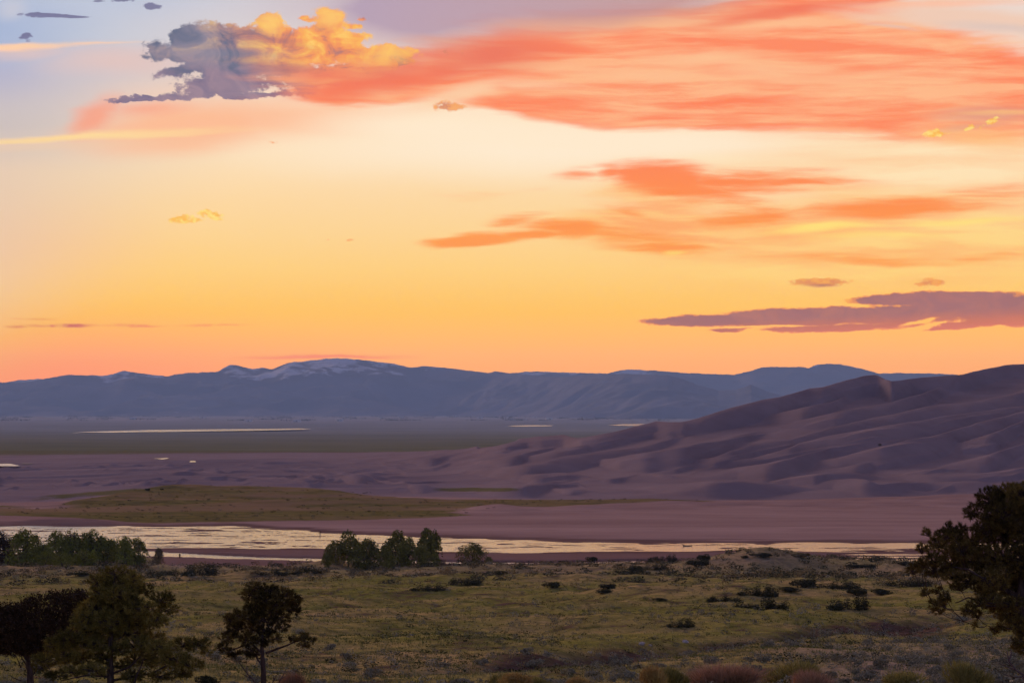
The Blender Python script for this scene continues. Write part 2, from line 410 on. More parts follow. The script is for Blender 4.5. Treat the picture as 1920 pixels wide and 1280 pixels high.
world.cycles.sample_map_resolution = 1024

# ------------------------------------------------------------------ afterglow lamp
sun_d = bpy.data.lights.new('sun', 'SUN')
sun_d.energy = 3.8
sun_d.angle = R(10)
sun_d.color = (1.0, 0.66, 0.52)
sun = bpy.data.objects.new('sun', sun_d)
COL.objects.link(sun)
# light comes from the north-west glow: ahead of the camera, to the left, low
_el, _az = R(11), R(-20)
from mathutils import Vector, Matrix
_d = Vector((math.sin(_az) * math.cos(_el), math.cos(_az) * math.cos(_el), math.sin(_el)))
sun.rotation_euler = _d.to_track_quat('Z', 'Y').to_euler()

# ------------------------------------------------------------------ numpy helpers
RNG = np.random.default_rng(7)


def perlin(x, y, seed=0):
    x = np.asarray(x, float); y = np.asarray(y, float)
    xi = np.floor(x).astype(np.int64); yi = np.floor(y).astype(np.int64)
    xf = x - xi; yf = y - yi

    def grad(ix, iy):
        h = (ix * 374761393 + iy * 668265263 + seed * 2147483647 + 1274126177) & 0xFFFFFFFF
        h = ((h ^ (h >> 13)) * 1274126177) & 0xFFFFFFFF
        h = (h ^ (h >> 16)) & 0xFFFF
        a = h * (2 * np.pi / 65536.0)
        return np.cos(a), np.sin(a)
    u = xf * xf * xf * (xf * (xf * 6 - 15) + 10)
    v = yf * yf * yf * (yf * (yf * 6 - 15) + 10)
    g = []
    for ox in (0, 1):
        for oy in (0, 1):
            gx, gy = grad(xi + ox, yi + oy)
            g.append(gx * (xf - ox) + gy * (yf - oy))
    a = g[0] + u * (g[2] - g[0])
    b = g[1] + u * (g[3] - g[1])
    return (a + v * (b - a)) * 1.5


def fbm(x, y, oct=4, rough=0.5, seed=0):
    s = 0.0; amp = 1.0
    for i in range(oct):
        s = s + amp * perlin(x, y, seed + i * 17)
        x = x * 2.03 + 3.7; y = y * 2.03 + 1.9; amp *= rough
    return s


def sstep(x, a, b):
    t = np.clip((x - a) / (b - a), 0, 1)
    return t * t * (3 - 2 * t)


def curve(knots):
    k = np.array(knots, float)
    xs = np.linspace(k[0, 0], k[-1, 0], 4000)
    ys = np.interp(xs, k[:, 0], k[:, 1])
    return xs, ys


def smooth_curve(knots, w):
    """piecewise linear curve rounded with a moving average w wide"""
    xs, ys = curve(knots)
    n = max(1, int(w / (xs[1] - xs[0])))
    pad = np.concatenate([np.full(n, ys[0]), ys, np.full(n, ys[-1])])
    ker = np.ones(n) / n
    sm = np.convolve(np.convolve(pad, ker, 'same'), np.ones(max(1, n // 2)) / max(1, n // 2), 'same')[n:-n]
    return lambda x: np.interp(x, xs, sm)


def make_mesh(name, verts, faces, mat=None, parent=None, smooth=False, attrs=None, link=True, mats=None, mat_idx=None):
    """verts (n,3), faces (m,k) with one k, or a list of such arrays"""
    if not isinstance(faces, list):
        faces = [faces]
    faces = [np.asarray(f, np.int32) for f in faces if len(f)]
    me = bpy.data.meshes.new(name)
    verts = np.asarray(verts, np.float32)
    me.vertices.add(len(verts))
    me.vertices.foreach_set('co', verts.ravel())
    nl = sum(f.size for f in faces); nf = sum(len(f) for f in faces)
    me.loops.add(nl)
    me.loops.foreach_set('vertex_index', np.concatenate([f.ravel() for f in faces]))
    me.polygons.add(nf)
    counts = np.concatenate([np.full(len(f), f.shape[1], np.int32) for f in faces])
    starts = np.concatenate([[0], np.cumsum(counts)[:-1]]).astype(np.int32)
    me.polygons.foreach_set('loop_start', starts)
    if smooth:
        me.polygons.foreach_set('use_smooth', np.ones(nf, bool))
    if mats:
        for m in mats:
            me.materials.append(m)
        if mat_idx is not None:
            me.polygons.foreach_set('material_index', np.asarray(mat_idx, np.int32))
    elif mat:
        me.materials.append(mat)
    if attrs:
        for k, v in attrs.items():
            at = me.attributes.new(k, 'FLOAT', 'POINT')
            at.data.foreach_set('value', np.asarray(v, np.float32).ravel())
    me.update(calc_edges=True)
    o = bpy.data.objects.new(name, me)
    if link:
        COL.objects.link(o)
    if parent:
        o.parent = parent
    return o


def grid_faces(r, c):
    i = np.arange(r * c).reshape(r, c)
    return np.stack([i[:-1, :-1], i[:-1, 1:], i[1:, 1:], i[1:, :-1]], -1).reshape(-1, 4)


def grid_obj(name, X, Y, Z, mat, attrs=None, keep=None):
    r, c = X.shape
    f = grid_faces(r, c)
    if keep is not None:
        f = f[keep.ravel()]
    v = np.stack([X, Y, Z], -1).reshape(-1, 3)
    at = {k: a.ravel() for k, a in (attrs or {}).items()}
    if keep is not None:                              # drop unused points
        used = np.zeros(len(v), bool); used[f.ravel()] = True
        idx = np.cumsum(used) - 1
        v = v[used]; f = idx[f]; at = {k: a[used] for k, a in at.items()}
    return make_mesh(name, v, f, mat, smooth=True, attrs=at)


def structure(o):
    o['kind'] = 'structure'
    return o


def tag(o, label, cat, group=None, kind=None):
    o['label'] = label
    o['category'] = cat
    if group:
        o['group'] = group
    if kind:
        o['kind'] = kind
    return o


def new_mat(name):
    m = bpy.data.materials.new(name)
    m.use_nodes = True
    n = Nodes(m.node_tree)
    bsdf = n.new('ShaderNodeBsdfPrincipled')
    out = n.new('ShaderNodeOutputMaterial')
    n.t.links.new(bsdf.outputs[0], out.inputs['Surface'])
    bsdf.inputs['Specular IOR Level'].default_value = 0.0
    bsdf.inputs['Roughness'].default_value = 0.9
    return m, n, bsdf


def attr(n, name):
    a = n.new('ShaderNodeAttribute', attribute_name=name)
    return a.outputs['Fac']


def pos(n):
    return n.new('ShaderNodeNewGeometry').outputs['Position']


# ------------------------------------------------------------------ land shape
XW = lambda a: CX + F * a                       # tangent of azimuth -> photo column
fine = np.linspace(-0.235, 0.235, 1050)
side = np.concatenate([np.linspace(0.26, 0.6, 12), np.linspace(0.75, 3.0, 10)])
AZ = np.concatenate([-side[::-1], fine, side])
XC = XW(AZ)                                     # photo column of each grid column

hill_g = smooth_curve([(-3000, 60), (-200, 4.0), (0, -1.8), (60, -6.2), (100, -10.0), (125, -12.1), (150, -14.0), (200, -17.0), (250, -19.8), (300, -22.4),
                       (400, -27.0), (500, -31.3), (600, -35.4), (700, -39.0), (780, -41.4), (830, -42.4), (1000, -45)], 30)


def at_row(x, y, zfun=None, Y=None):
    """the point of the hillside seen at photo column x, row y (found along the line of sight)"""
    a = (x - CX) / F
    s = -(y - CY) / F
    Ys = np.linspace(70, 860, 3000)
    z = hill_z(a * Ys, Ys)
    below = z >= s * Ys
    i = np.argmax(below) if below.any() else len(Ys) - 1
    return a * Ys[i], Ys[i], z[i]


RAVINE = [(820, 1246), (940, 1240), (1060, 1232), (1160, 1222), (1260, 1212), (1340, 1200), (1430, 1194), (1540, 1192), (1640, 1184), (1720, 1166), (1800, 1158)]


def base_point(x, y):
    a = (x - CX) / F
    Ys = np.linspace(70, 860, 4000)
    i = np.argmax(hill_g(Ys) >= -(y - CY) / F * Ys)
    return a * Ys[i], Ys[i]


RAV_PTS = np.array([base_point(*p) for p in RAVINE])


def seg_dist(X, Y, pts):
    best = np.full(np.shape(X), 1e9)
    for (x0, y0), (x1, y1) in zip(pts[:-1], pts[1:]):
        dx, dy = x1 - x0, y1 - y0
        t = np.clip(((X - x0) * dx + (Y - y0) * dy) / (dx * dx + dy * dy), 0, 1)
        best = np.minimum(best, np.hypot(X - x0 - t * dx, Y - y0 - t * dy))
    return best


def hill_z(X, Y):
    X = np.asarray(X, float); Y = np.asarray(Y, float)
    z = hill_g(Y)
    far = sstep(Y, 120, 400)
    z = z + fbm(X / 55, Y / 60, 3, 0.55, 3) * 0.75 * sstep(Y, 20, 160) * (1 + far)
    z = z + fbm(X / 11, Y / 13, 3, 0.55, 5) * 0.24 * (1 + 1.2 * far)
    # dune hummock and shrubby rises along the bank
    for (x, Yc, h, sx, sy) in ((1450, 770, 3.3, 13, 24), (1395, 765, 1.6, 12, 26), (1290, 770, 0.9, 14, 25), (215, 800, 1.0, 9, 20), (1150, 760, 0.6, 20, 25), (1660, 770, 0.4, 9, 25),
                               (640, 780, 0.6, 10, 20), (1560, 560, 1.2, 16, 30), (1400, 480, 0.9, 20, 25)):
        xc = (x - CX) / F * Yc
        z = z + h * np.exp(-((X - xc) / sx) ** 2 - ((Y - Yc) / sy) ** 2)
    d = seg_dist(X, Y, RAV_PTS)
    z = z - 2.6 * np.exp(-(d / 5.5) ** 2) * (0.75 + 0.5 * fbm(X / 12, Y / 12, 2, 0.5, 9))
    return z


bank_row = smooth_curve([(-2000, 1050), (0, 1054), (200, 1050), (270, 1048), (320, 1061), (600, 1063), (830, 1059), (1000, 1054), (1150, 1052), (1380, 1048),
                         (1560, 1053), (1640, 1058), (1720, 1058), (1920, 1058), (4000, 1060)], 40)
YB = 41.9 * F / (bank_row(XC) - CY)                                     # depth of the bank's edge at each column

dune_row = smooth_curve([(-3000, 945), (0, 942), (120, 940), (220, 925), (300, 912), (450, 910), (600, 915), (700, 930), (850, 932), (1000, 936), (1300, 938),
                         (1500, 936), (1700, 930), (1920, 925), (2300, 915), (5000, 910)], 60)
YD = 45.0 * F / (dune_row(XC) - CY)                                     # where the dune field starts

SKYL = [(-3000, 872), (-400, 868), (0, 866), (300, 861), (500, 859), (640, 858), (700, 864), (780, 857), (850, 846), (887, 840), (911, 840), (946, 832), (990, 818), (1016, 818), (1058, 814),
        (1089, 821), (1150, 809), (1194, 797.6), (1211, 794), (1232, 788.6), (1255, 790), (1280, 790), (1310, 783), (1373, 763), (1432, 748.5), (1457.5, 745),
        (1519, 727), (1543, 725), (1583, 713), (1621, 704), (1640, 702), (1648, 703), (1672, 716), (1710, 709), (1752, 705), (1800, 701.6), (1847, 691), (1887, 683), (1919, 681.6), (2010, 672),
        (2300, 655), (2600, 690), (4000, 800), (6000, 860)]
skyl = smooth_curve(SKYL, 7)
yr = smooth_curve([(-3000, 2900), (0, 2900), (500, 2850), (700, 2600), (950, 2250), (1200, 2300), (1640, 2750), (1920, 3000), (2300, 3100), (4000, 3000), (6000, 2900)], 120)

# crest lines of the dunes (photo columns and rows), with height of the crest over the slope in photo pixels
CRESTS = [
    ([(1388, 788), (1470, 771), (1552, 754), (1590, 741), (1636, 727)], 9),
    ([(1440, 803), (1457, 799), (1519, 783), (1604, 764), (1668, 755.5), (1710, 743), (1763, 723), (1822, 712), (1845, 706)], 12),
    ([(1763, 734), (1800, 731), (1830, 743)], 5),
    ([(1862, 702), (1890, 696), (1925, 689), (2000, 680)], 7),
    ([(1190, 893), (1223, 887), (1268, 878), (1306, 862), (1341, 857), (1384, 842), (1415, 833.5), (1479, 824), (1520, 811), (1583, 794.5), (1636, 782), (1678, 776.5), (1720, 765), (1763, 756.5),
      (1815, 754), (1868, 744), (1919, 736.5), (2020, 722)], 13),
    ([(1060, 862), (1120, 859), (1162, 858), (1215, 849), (1268, 839), (1310, 829), (1352, 824), (1384, 815.5), (1415, 808), (1470, 806)], 12),
    ([(840, 888), (864, 885), (911, 878), (993, 871), (1051, 857), (1120, 847), (1190, 838.5), (1225, 831), (1268, 821), (1320, 812)], 9),
    ([(870, 869), (883, 867), (934, 861), (981, 849), (1030, 838), (1075, 825)], 8),
    ([(950, 862), (981, 857), (1051, 841), (1098, 832), (1168, 817)], 8),
    ([(1180, 816), (1192, 814.5), (1246, 805), (1290, 798), (1340, 790)], 6),
    ([(740, 868), (754, 866), (794, 861), (840, 852), (876, 846)], 5),
    ([(780, 884), (794, 880), (845, 867), (862, 868)], 6),
    ([(1265, 898), (1278, 894), (1310, 881), (1352, 871.5), (1405, 860), (1443, 849), (1479, 839), (1500, 830), (1552, 816), (1668, 797), (1752, 783), (1830, 771), (1919, 760), (2020, 745)], 9),
    ([(1460, 876), (1500, 868.5), (1520, 864), (1573, 856), (1636, 841), (1689, 831), (1731, 821), (1773, 810), (1826, 794), (1919, 769), (2020, 750)], 12),
    ([(1275, 903), (1285, 899), (1331, 888), (1384, 875), (1436, 868), (1479, 859), (1519, 849), (1566, 840), (1594, 828), (1620, 824)], 11),
    ([(1380, 905), (1394, 902), (1457, 893.6), (1519, 885), (1560, 879), (1594, 873), (1648, 861), (1700, 852)], 9),
    ([(1720, 838), (1731, 835), (1804, 828), (1843, 816.6), (1879, 805), (1919, 785), (2000, 762)], 10),
    ([(1715, 893), (1731, 888), (1773, 870), (1836, 856), (1879, 843), (1919, 831), (2000, 806)], 12),
    ([(1650, 893), (1666, 891.5), (1731, 889), (1784, 890), (1836, 887), (1879, 881), (1919, 877), (2000, 868)], 9),
    ([(1420, 908), (1440, 904), (1480, 894), (1520, 888), (1562, 884), (1604, 886), (1647, 892), (1689, 900)], 12),
    ([(1480, 915), (1520, 908), (1562, 899), (1604, 896), (1647, 900), (1710, 903), (1784, 902), (1836, 899), (1919, 896), (2020, 890)], 9),
    ([(1640, 922), (1700, 914), (1760, 908), (1800, 905), (1850, 904)], 6),
    ([(915, 894), (930, 892), (981, 889.5), (1051, 885), (1087, 888), (1140, 902)], 10),
    ([(860, 920), (920, 917), (962, 914), (1005, 905), (1047, 901), (1087, 908), (1112, 921)], 10),
    ([(1180, 914), (1230, 911), (1272, 907), (1310, 902), (1373, 901), (1426, 904), (1500, 911), (1540, 917)], 9),
    ([(1210, 890), (1223, 888), (1251, 888.5), (1285, 897)], 7),
    ([(1100, 902), (1120, 898), (1162, 893.6), (1200, 889)], 6),
    ([(1150, 875), (1162, 872.5), (1215, 865), (1240, 866)], 6),
    ([(1010, 917), (1047, 915), (1090, 919), (1120, 924)], 5),
    ([(580, 897), (640, 892), (700, 893), (760, 897)], 5),
    ([(730, 921), (765, 911), (800, 912), (840, 918)], 5),
    ([(700, 885), (745, 880), (800, 886)], 4),
    ([(615, 868), (650, 861), (700, 866)], 4),
]
NMAIN = len(CRESTS)
_r = random.Random(4)
for _ in range(150):                                            # the many low dunes out on the left
    x0 = _r.uniform(-900, 760); w = _r.uniform(80, 260); y0 = _r.uniform(866, 936)
    if y0 > 905 and x0 > 200:
        y0 -= 30
    h = 2.0 + (y0 - 860) / 75.0 * _r.uniform(3.0, 9.0)
    tl = _r.uniform(-0.02, 0.012)
    CRESTS.append(([(x0 - w / 2, y0 + 2 - tl * w / 2), (x0 - w / 6, y0), (x0 + w / 6, y0 - 0.3), (x0 + w / 2, y0 + 3 + tl * w / 2)], h))

NE = 560
e_b = CY - dune_row(XC)
broad_sky = smooth_curve(SKYL, 260)
e_s = CY - broad_sky(XC) - 9 * sstep(XC, 740, 900) * (1 - sstep(XC, 2300, 2500))
T = np.linspace(0, 1, NE)[:, None]
E0 = e_b + (e_s - e_b) * T
YDU = YD + (yr(XC) - YD) * T ** 1.08
DYE = (yr(XC) - YD) / (e_s - e_b)
XD0 = AZ[None, :] * YDU
wob = fbm(XC[None, :] / 150 + E0 / 25, E0 / 40, 3, 0.5, 21) * 1.5
A = np.zeros_like(E0)
# rows of all the main crests at every column, to see how far apart they lie
sky_line = [p for p in SKYL if 690 <= p[0] <= 2300]
MAIN = [(p, h) for p, h in CRESTS[:NMAIN]] + [(sky_line, 12)]
rowsM = np.full((len(MAIN), len(XC)), np.nan)
presM = np.zeros((len(MAIN), len(XC)))
for k, (pts, h) in enumerate(MAIN):
    x0, x1 = pts[0][0], pts[-1][0]
    c = (XC > x0) & (XC < x1)
    rowsM[k, c] = smooth_curve(pts, 8)(XC[c])
    w = min(0.5, max(0.30, 90.0 / (x1 - x0)))
    sN = (XC[c] - x0) / (x1 - x0)
    tp = sstep(sN, 0, w) * (1 - sstep(sN, 1 - w, 1.0))
    if x1 > 1925:
        tp = sstep(sN, 0, min(w, 0.3))
    presM[k, c] = tp


def run_mean(v, n):
    pad = np.concatenate([np.full(n, v[0]), v, np.full(n, v[-1])])
    return np.convolve(pad, np.ones(n) / n, 'same')[n:-n]


def lipschitz(v, g, x):
    """the same heights with no rise along the crest steeper than g"""
    v = np.concatenate([[0.0], v, [0.0]]); x = np.concatenate([[x[0]], x, [x[-1]]])
    for i in range(1, len(v)):
        v[i] = min(v[i], v[i - 1] + g * abs(x[i] - x[i - 1]))
    for i in range(len(v) - 2, -1, -1):
        v[i] = min(v[i], v[i + 1] + g * abs(x[i] - x[i + 1]))
    return run_mean(v, 12)[1:-1]


for k in range(len(MAIN)):
    c = np.where(~np.isnan(rowsM[k]))[0]
    if len(c) < 8:
        continue
    gap = dune_row(XC[c]) + 6 - rowsM[k, c]
    for j in range(len(MAIN)):
        if j == k:
            continue
        d = rowsM[j, c] - rowsM[k, c]
        ok = (d > 3.0) & (presM[j, c] > 0.25)
        gap = np.where(ok, np.minimum(gap, np.where(ok, d, 1e9)), gap)
    gap = np.clip(run_mean(np.clip(gap, 3, 46), max(3, min(70, len(c) // 3))), 3, 46)
    hh = lipschitz(np.clip(gap * 0.80, 2.0, 30.0) * presM[k, c], 0.17, XC[c])
    ec = CY - rowsM[k, c] - hh
    d = E0[:, c] + wob[:, c] * 0.35 - ec
    hm = np.maximum(hh, 0.5) * YDU[:, c] / F
    gr = DYE[None, c]
    front = np.maximum(gap * 1.05, 5.0) + 0 * d
    front = np.minimum(front, hm / 0.085 / gr + 2.0)
    if k == len(MAIN) - 1:
        front = np.minimum(front, 12.0)
    back = np.clip(hm / 0.45 / gr, 0.8, np.maximum(2.5, gap * 0.3))
    tt = np.clip(-d / front, 0, 1)
    fr = np.where(d <= 0, 1 - tt ** 2.1, 0)
    bk = np.where(d > 0, np.clip(1 - d / back, 0, 1), 0)
    A[:, c] = np.maximum(A[:, c], hh * np.where(d <= 0, fr, bk))
for pts, h in CRESTS[NMAIN:]:
    p = np.array(pts, float)
    x0, x1 = p[0, 0], p[-1, 0]
    c = np.where((XC > x0) & (XC < x1))[0]
    if len(c) < 3:
        continue
    yc = smooth_curve(pts, 10)(XC[c])
    sN = (XC[c] - x0) / (x1 - x0)
    hh = lipschitz(h * 1.7 * sstep(sN, 0, 0.45) * (1 - sstep(sN, 0.55, 1.0)), 0.11, XC[c])
    ec = CY - yc - hh
    d = E0[:, c] + wob[:, c] * 0.5 - ec
    gr = DYE[None, c]
    hm = np.maximum(hh, 0.5) * YDU[:, c] / F
    front = np.clip(hm / 0.15 / gr, 0.4, 14)
    back = np.clip(hm / 0.42 / gr, 0.25, 4)
    tt = np.clip(-d / front, 0, 1)
    fr = np.where(d <= 0, 0.6 * (1 + np.cos(np.pi * tt)) / 2 + 0.4 * (1 - tt), 0)
    bk = np.where(d > 0, np.clip(1 - d / back, 0, 1), 0)
    A[:, c] = np.maximum(A[:, c], hh * np.where(d <= 0, fr, bk))
_r = random.Random(12)
for _ in range(70):
    x0 = _r.uniform(880, 2050); L = _r.uniform(90, 300)
    f = _r.uniform(0.08, 0.93)
    yb_, yt_ = float(dune_row(x0)), float(skyl(x0))
    y0 = yb_ + (yt_ - yb_) * f
    sl = (0.07 + 0.16 * f) * _r.uniform(0.7, 1.3) * (0.5 if x0 < 1150 else 1)
    pts = [(x0 - L / 2, y0 + sl * L / 2 + 2), (x0 - L / 6, y0 + sl * L / 6), (x0 + L / 6, y0 - sl * L / 6 - 1), (x0 + L / 2, y0 - sl * L / 2 + 2)]
    c = np.where((XC > pts[0][0]) & (XC < pts[-1][0]))[0]
    if len(c) < 8:
        continue
    yc = smooth_curve(pts, 20)(XC[c])
    sN = (XC[c] - pts[0][0]) / L
    hh = lipschitz(_r.uniform(2.5, 6.0) * sstep(sN, 0, 0.4) * (1 - sstep(sN, 0.6, 1.0)), 0.12, XC[c])
    i0 = np.clip(((e_b[c] - e_b[c]) + (CY - yc - e_b[c]) / (e_s[c] - e_b[c]) * (NE - 1)).astype(int), 0, NE - 1)
    d = (E0[:, c] + A[:, c]) - (CY - yc)                      # laid over the big folds, on whatever face shows at that row
    grow = np.maximum(np.gradient(E0[:, c] + A[:, c], axis=0) / np.gradient(E0[:, c], axis=0), 0.0)
    vis = grow > 0.3
    fr = np.where(d <= 0, np.clip(1 + d / (hh * 2.2 + 2.0), 0, 1) ** 1.3, np.clip(1 - d / (hh * 0.9 + 1.0), 0, 1))
    A[:, c] += hh * 0.55 * fr * vis
edge_in = sstep(T, 0.0, 0.06)
fade_top = np.where(XC[None, :] < 740, 1 - sstep(T, 0.985, 1.0) * 0.9, 1.0)
ED = E0 + A * edge_in * fade_top
ED += fbm(XD0 / 70, YDU / 90, 3, 0.55, 33) * 0.9 * edge_in * fade_top
rid = 1 - np.abs(perlin(XD0 / 230 + 0.35 * perlin(XD0 / 300, YDU / 300, 61), YDU / 70, 62))
ED += (rid ** 2 - 0.5) * 3.6 / YDU * F * edge_in * fade_top * (1 - sstep(XC, 700, 1000))[None, :] * (1 - 0.7 * sstep(T, 0.8, 1))
# soften the grid a little so crests are rounded
for _ in range(1):
    ED[1:-1] = 0.25 * ED[:-2] + 0.5 * ED[1:-1] + 0.25 * ED[2:]
    ED[:, 1:-1] = 0.25 * ED[:, :-2] + 0.5 * ED[:, 1:-1] + 0.25 * ED[:, 2:]
ZDU = ED / F * YDU
XDU = AZ[None, :] * YDU

plain_z = smooth_curve([(2500, -50), (3000, -52.5), (4500, -63), (5000, -67), (11000, -84.5), (22000, -98), (45000, -104), (120000, -112)], 1200)
# lee side of the dune field, down to the plain
TB = np.linspace(0, 1, 40)[1:, None]
YBK = YDU[-1] + 1500 * TB
ZBK = ZDU[-1] + (plain_z(YBK) - ZDU[-1]) * sstep(TB, 0, 1)
XBK = AZ[None, :] * YBK


# ------------------------------------------------------------------ land materials
def hill_material():
    m, n, b = new_mat('hillside_soil_and_grass')
    p = pos(n)
    big = n.noise(p, 1 / 38.0, 4, 0.55)
    midn = n.noise(p, 1 / 7.0, 5, 0.6)
    fine_ = n.noise(p, 1 / 0.9, 5, 0.7)
    tan = n.mix(n.rng(fine_, 0.3, 0.7), (0.241, 0.169, 0.081, 1), (0.435, 0.330, 0.153, 1))
    green = n.mix(n.rng(fine_, 0.3, 0.7), (0.120, 0.126, 0.030, 1), (0.265, 0.245, 0.065, 1))
    soil = n.mix(n.rng(fine_, 0.3, 0.7), (0.045, 0.028, 0.022, 1), (0.140, 0.092, 0.074, 1))
    g = n.rng(n.math('ADD', n.math('MULTIPLY', big, 0.6), n.math('MULTIPLY', midn, 0.5)), 0.42, 0.61)
    c = n.mix(g, tan, green)
    c = n.mix(n.rng(n.math('ADD', midn, n.math('MULTIPLY', fine_, 0.5)), 0.80, 0.93), c, soil)
    c = n.mix(n.rng(n.noise(p, 1 / 3.2, 4, 0.65), 0.54, 0.68, 0, 0.7), c, (0.075, 0.078, 0.024, 1))
    c = n.mix(attr(n, 'bare'), c, soil)
    c = n.mix(attr(n, 'pale'), c, n.mix(n.rng(fine_, 0.3, 0.7), (0.182, 0.133, 0.105, 1), (0.378, 0.294, 0.238, 1)))
    n.put(b.inputs['Base Color'], c)
    b.inputs['Roughness'].default_value = 1.0
    bp = n.new('ShaderNodeBump')
    bp.inputs['Strength'].default_value = 0.9
    bp.inputs['Distance'].default_value = 0.7
    n.put(bp.inputs['Height'], n.math('ADD', n.math('MULTIPLY', midn, 1.0), n.math('MULTIPLY', fine_, 0.5)))
    n.put(b.inputs['Normal'], bp.outputs[0])
    return m


def flat_material():
    m, n, b = new_mat('river_sand_and_meadow')
    p = pos(n)
    stretched = n.mapping(p, scale=(1 / 40.0, 1 / 22.0, 1))
    s1 = n.noise(stretched, 1.0, 6, 0.6)
    s2 = n.noise(n.mapping(p, scale=(1 / 260.0, 1 / 60.0, 1)), 1.0, 5, 0.55)
    dry = n.mix(n.rng(s2, 0.35, 0.65), (0.26, 0.17, 0.16, 1), (0.35, 0.24, 0.225, 1))
    dry = n.mix(n.rng(s1, 0.45, 0.7, 0, 0.5), dry, (0.21, 0.135, 0.125, 1))
    wet = n.mix(n.rng(s1, 0.3, 0.7), (0.12, 0.072, 0.066, 1), (0.18, 0.112, 0.102, 1))
    w = attr(n, 'wet')
    c = n.mix(w, dry, wet)
    sp = n.noise(p, 1 / 9.0, 5, 0.65)
    grass = n.mix(n.rng(sp, 0.35, 0.65), (0.085, 0.078, 0.028, 1), (0.185, 0.155, 0.052, 1))
    grass = n.mix(n.rng(s2, 0.42, 0.62), grass, (0.215, 0.148, 0.085, 1))
    gm = n.rng(n.math('ADD', attr(n, 'grass'), n.math('MULTIPLY', n.math('SUBTRACT', s1, 0.5), 1.3)), 0.35, 0.65)
    c = n.mix(gm, c, grass)
    n.put(b.inputs['Base Color'], c)
    n.put(b.inputs['Roughness'], n.rng(w, 0.4, 1.0, 0.95, 0.55))
    bp = n.new('ShaderNodeBump')
    bp.inputs['Strength'].default_value = 0.5
    bp.inputs['Distance'].default_value = 0.6
    n.put(bp.inputs['Height'], s1)
    n.put(b.inputs['Normal'], bp.outputs[0])
    return m


def dune_material():
    m, n, b = new_mat('dune_sand')
    p = pos(n)
    s1 = n.noise(n.mapping(p, scale=(1 / 90.0, 1 / 90.0, 1 / 20.0)), 1.0, 6, 0.6)
    s2 = n.noise(p, 1 / 14.0, 5, 0.65)
    c = n.mix(n.rng(s1, 0.3, 0.7), (0.198, 0.150, 0.168, 1), (0.265, 0.205, 0.220, 1))
    c = n.mix(n.rng(s2, 0.5, 0.75, 0, 0.35), c, (0.185, 0.132, 0.142, 1))
    gm = n.rng(n.math('ADD', attr(n, 'grass'), n.math('MULTIPLY', n.math('SUBTRACT', s2, 0.5), 1.2)), 0.4, 0.7)
    c = n.mix(gm, c, (0.135, 0.122, 0.055, 1))
    n.put(b.inputs['Base Color'], c)
    rip = n.noise(n.mapping(p, scale=(1 / 11.0, 1 / 6.0, 1 / 6.0)), 1.0, 4, 0.65)
    bp = n.new('ShaderNodeBump')
    bp.inputs['Strength'].default_value = 0.35
    bp.inputs['Distance'].default_value = 0.5
    n.put(bp.inputs['Height'], rip)
    n.put(b.inputs['Normal'], bp.outputs[0])
    return m


def plain_material():
    m, n, b = new_mat('valley_plain')
    p = pos(n)
    px, py, pz = n.sep(p)
    s1 = n.noise(n.mapping(p, scale=(1 / 1300.0, 1 / 900.0, 1)), 1.0, 6, 0.6)
    s2 = n.noise(n.mapping(p, scale=(1 / 260.0, 1 / 420.0, 1)), 1.0, 5, 0.65)
    c = n.mix(n.rng(s1, 0.35, 0.65), (0.17, 0.185, 0.195, 1), (0.29, 0.285, 0.285, 1))
    c = n.mix(n.rng(s2, 0.5, 0.72, 0, 0.6), c, (0.11, 0.12, 0.125, 1))
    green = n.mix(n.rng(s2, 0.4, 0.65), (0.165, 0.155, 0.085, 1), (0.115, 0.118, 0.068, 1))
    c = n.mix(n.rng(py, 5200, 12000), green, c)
    c = n.mix(n.rng(py, 17000, 34000, 0, 0.55), c, (0.38, 0.35, 0.34, 1))  # paler with distance: low mist before the mountains painted into the ground colour
    # bare and ploughed strips far out, broadened to add to that painted mist
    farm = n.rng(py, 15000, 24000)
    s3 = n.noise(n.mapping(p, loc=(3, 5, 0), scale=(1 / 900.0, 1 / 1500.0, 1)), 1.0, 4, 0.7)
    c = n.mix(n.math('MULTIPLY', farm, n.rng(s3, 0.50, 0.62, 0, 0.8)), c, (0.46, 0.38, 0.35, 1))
    n.put(b.inputs['Base Color'], c)
    return m


def mountain_material():
    m, n, b = new_mat('forested_mountain_with_snow')
    p = pos(n)
    s1 = n.noise(n.mapping(p, scale=(1 / 900.0, 1 / 900.0, 1 / 300.0)), 1.0, 6, 0.6)
    s2 = n.noise(n.mapping(p, scale=(1 / 420.0, 1 / 420.0, 1 / 160.0)), 1.0, 6, 0.65)
    c = n.mix(n.rng(s1, 0.35, 0.65), (0.15, 0.155, 0.185, 1), (0.26, 0.245, 0.275, 1))
    c = n.mix(n.rng(attr(n, 'snow'), 0.0, 0.8), c, (0.19, 0.165, 0.165, 1))
    sn = n.rng(n.math('ADD', attr(n, 'snow'), n.math('MULTIPLY', n.math('SUBTRACT', s2, 0.5), 4.5)), 0.85, 1.2)
    c = n.mix(sn, c, (0.85, 0.85, 0.88, 1))
    n.put(b.inputs['Base Color'], c)
    return m


def water_material(name, rough=0.12, scale=1.5, bump=0.05):
    m, n, b = new_mat(name)
    p = pos(n)
    b.inputs['Base Color'].default_value = (0.045, 0.035, 0.032, 1)
    b.inputs['Roughness'].default_value = rough
    b.inputs['IOR'].default_value = 1.333
    b.inputs['Specular IOR Level'].default_value = 0.9
    w = n.noise(n.mapping(p, scale=(1 / (scale * 2.2), 1 / scale, 1)), 1.0, 4, 0.6)
    bp = n.new('ShaderNodeBump')
    bp.inputs['Strength'].default_value = 1.0
    bp.inputs['Distance'].default_value = bump
    n.put(bp.inputs['Height'], w)
    n.put(b.inputs['Normal'], bp.outputs[0])
    return m


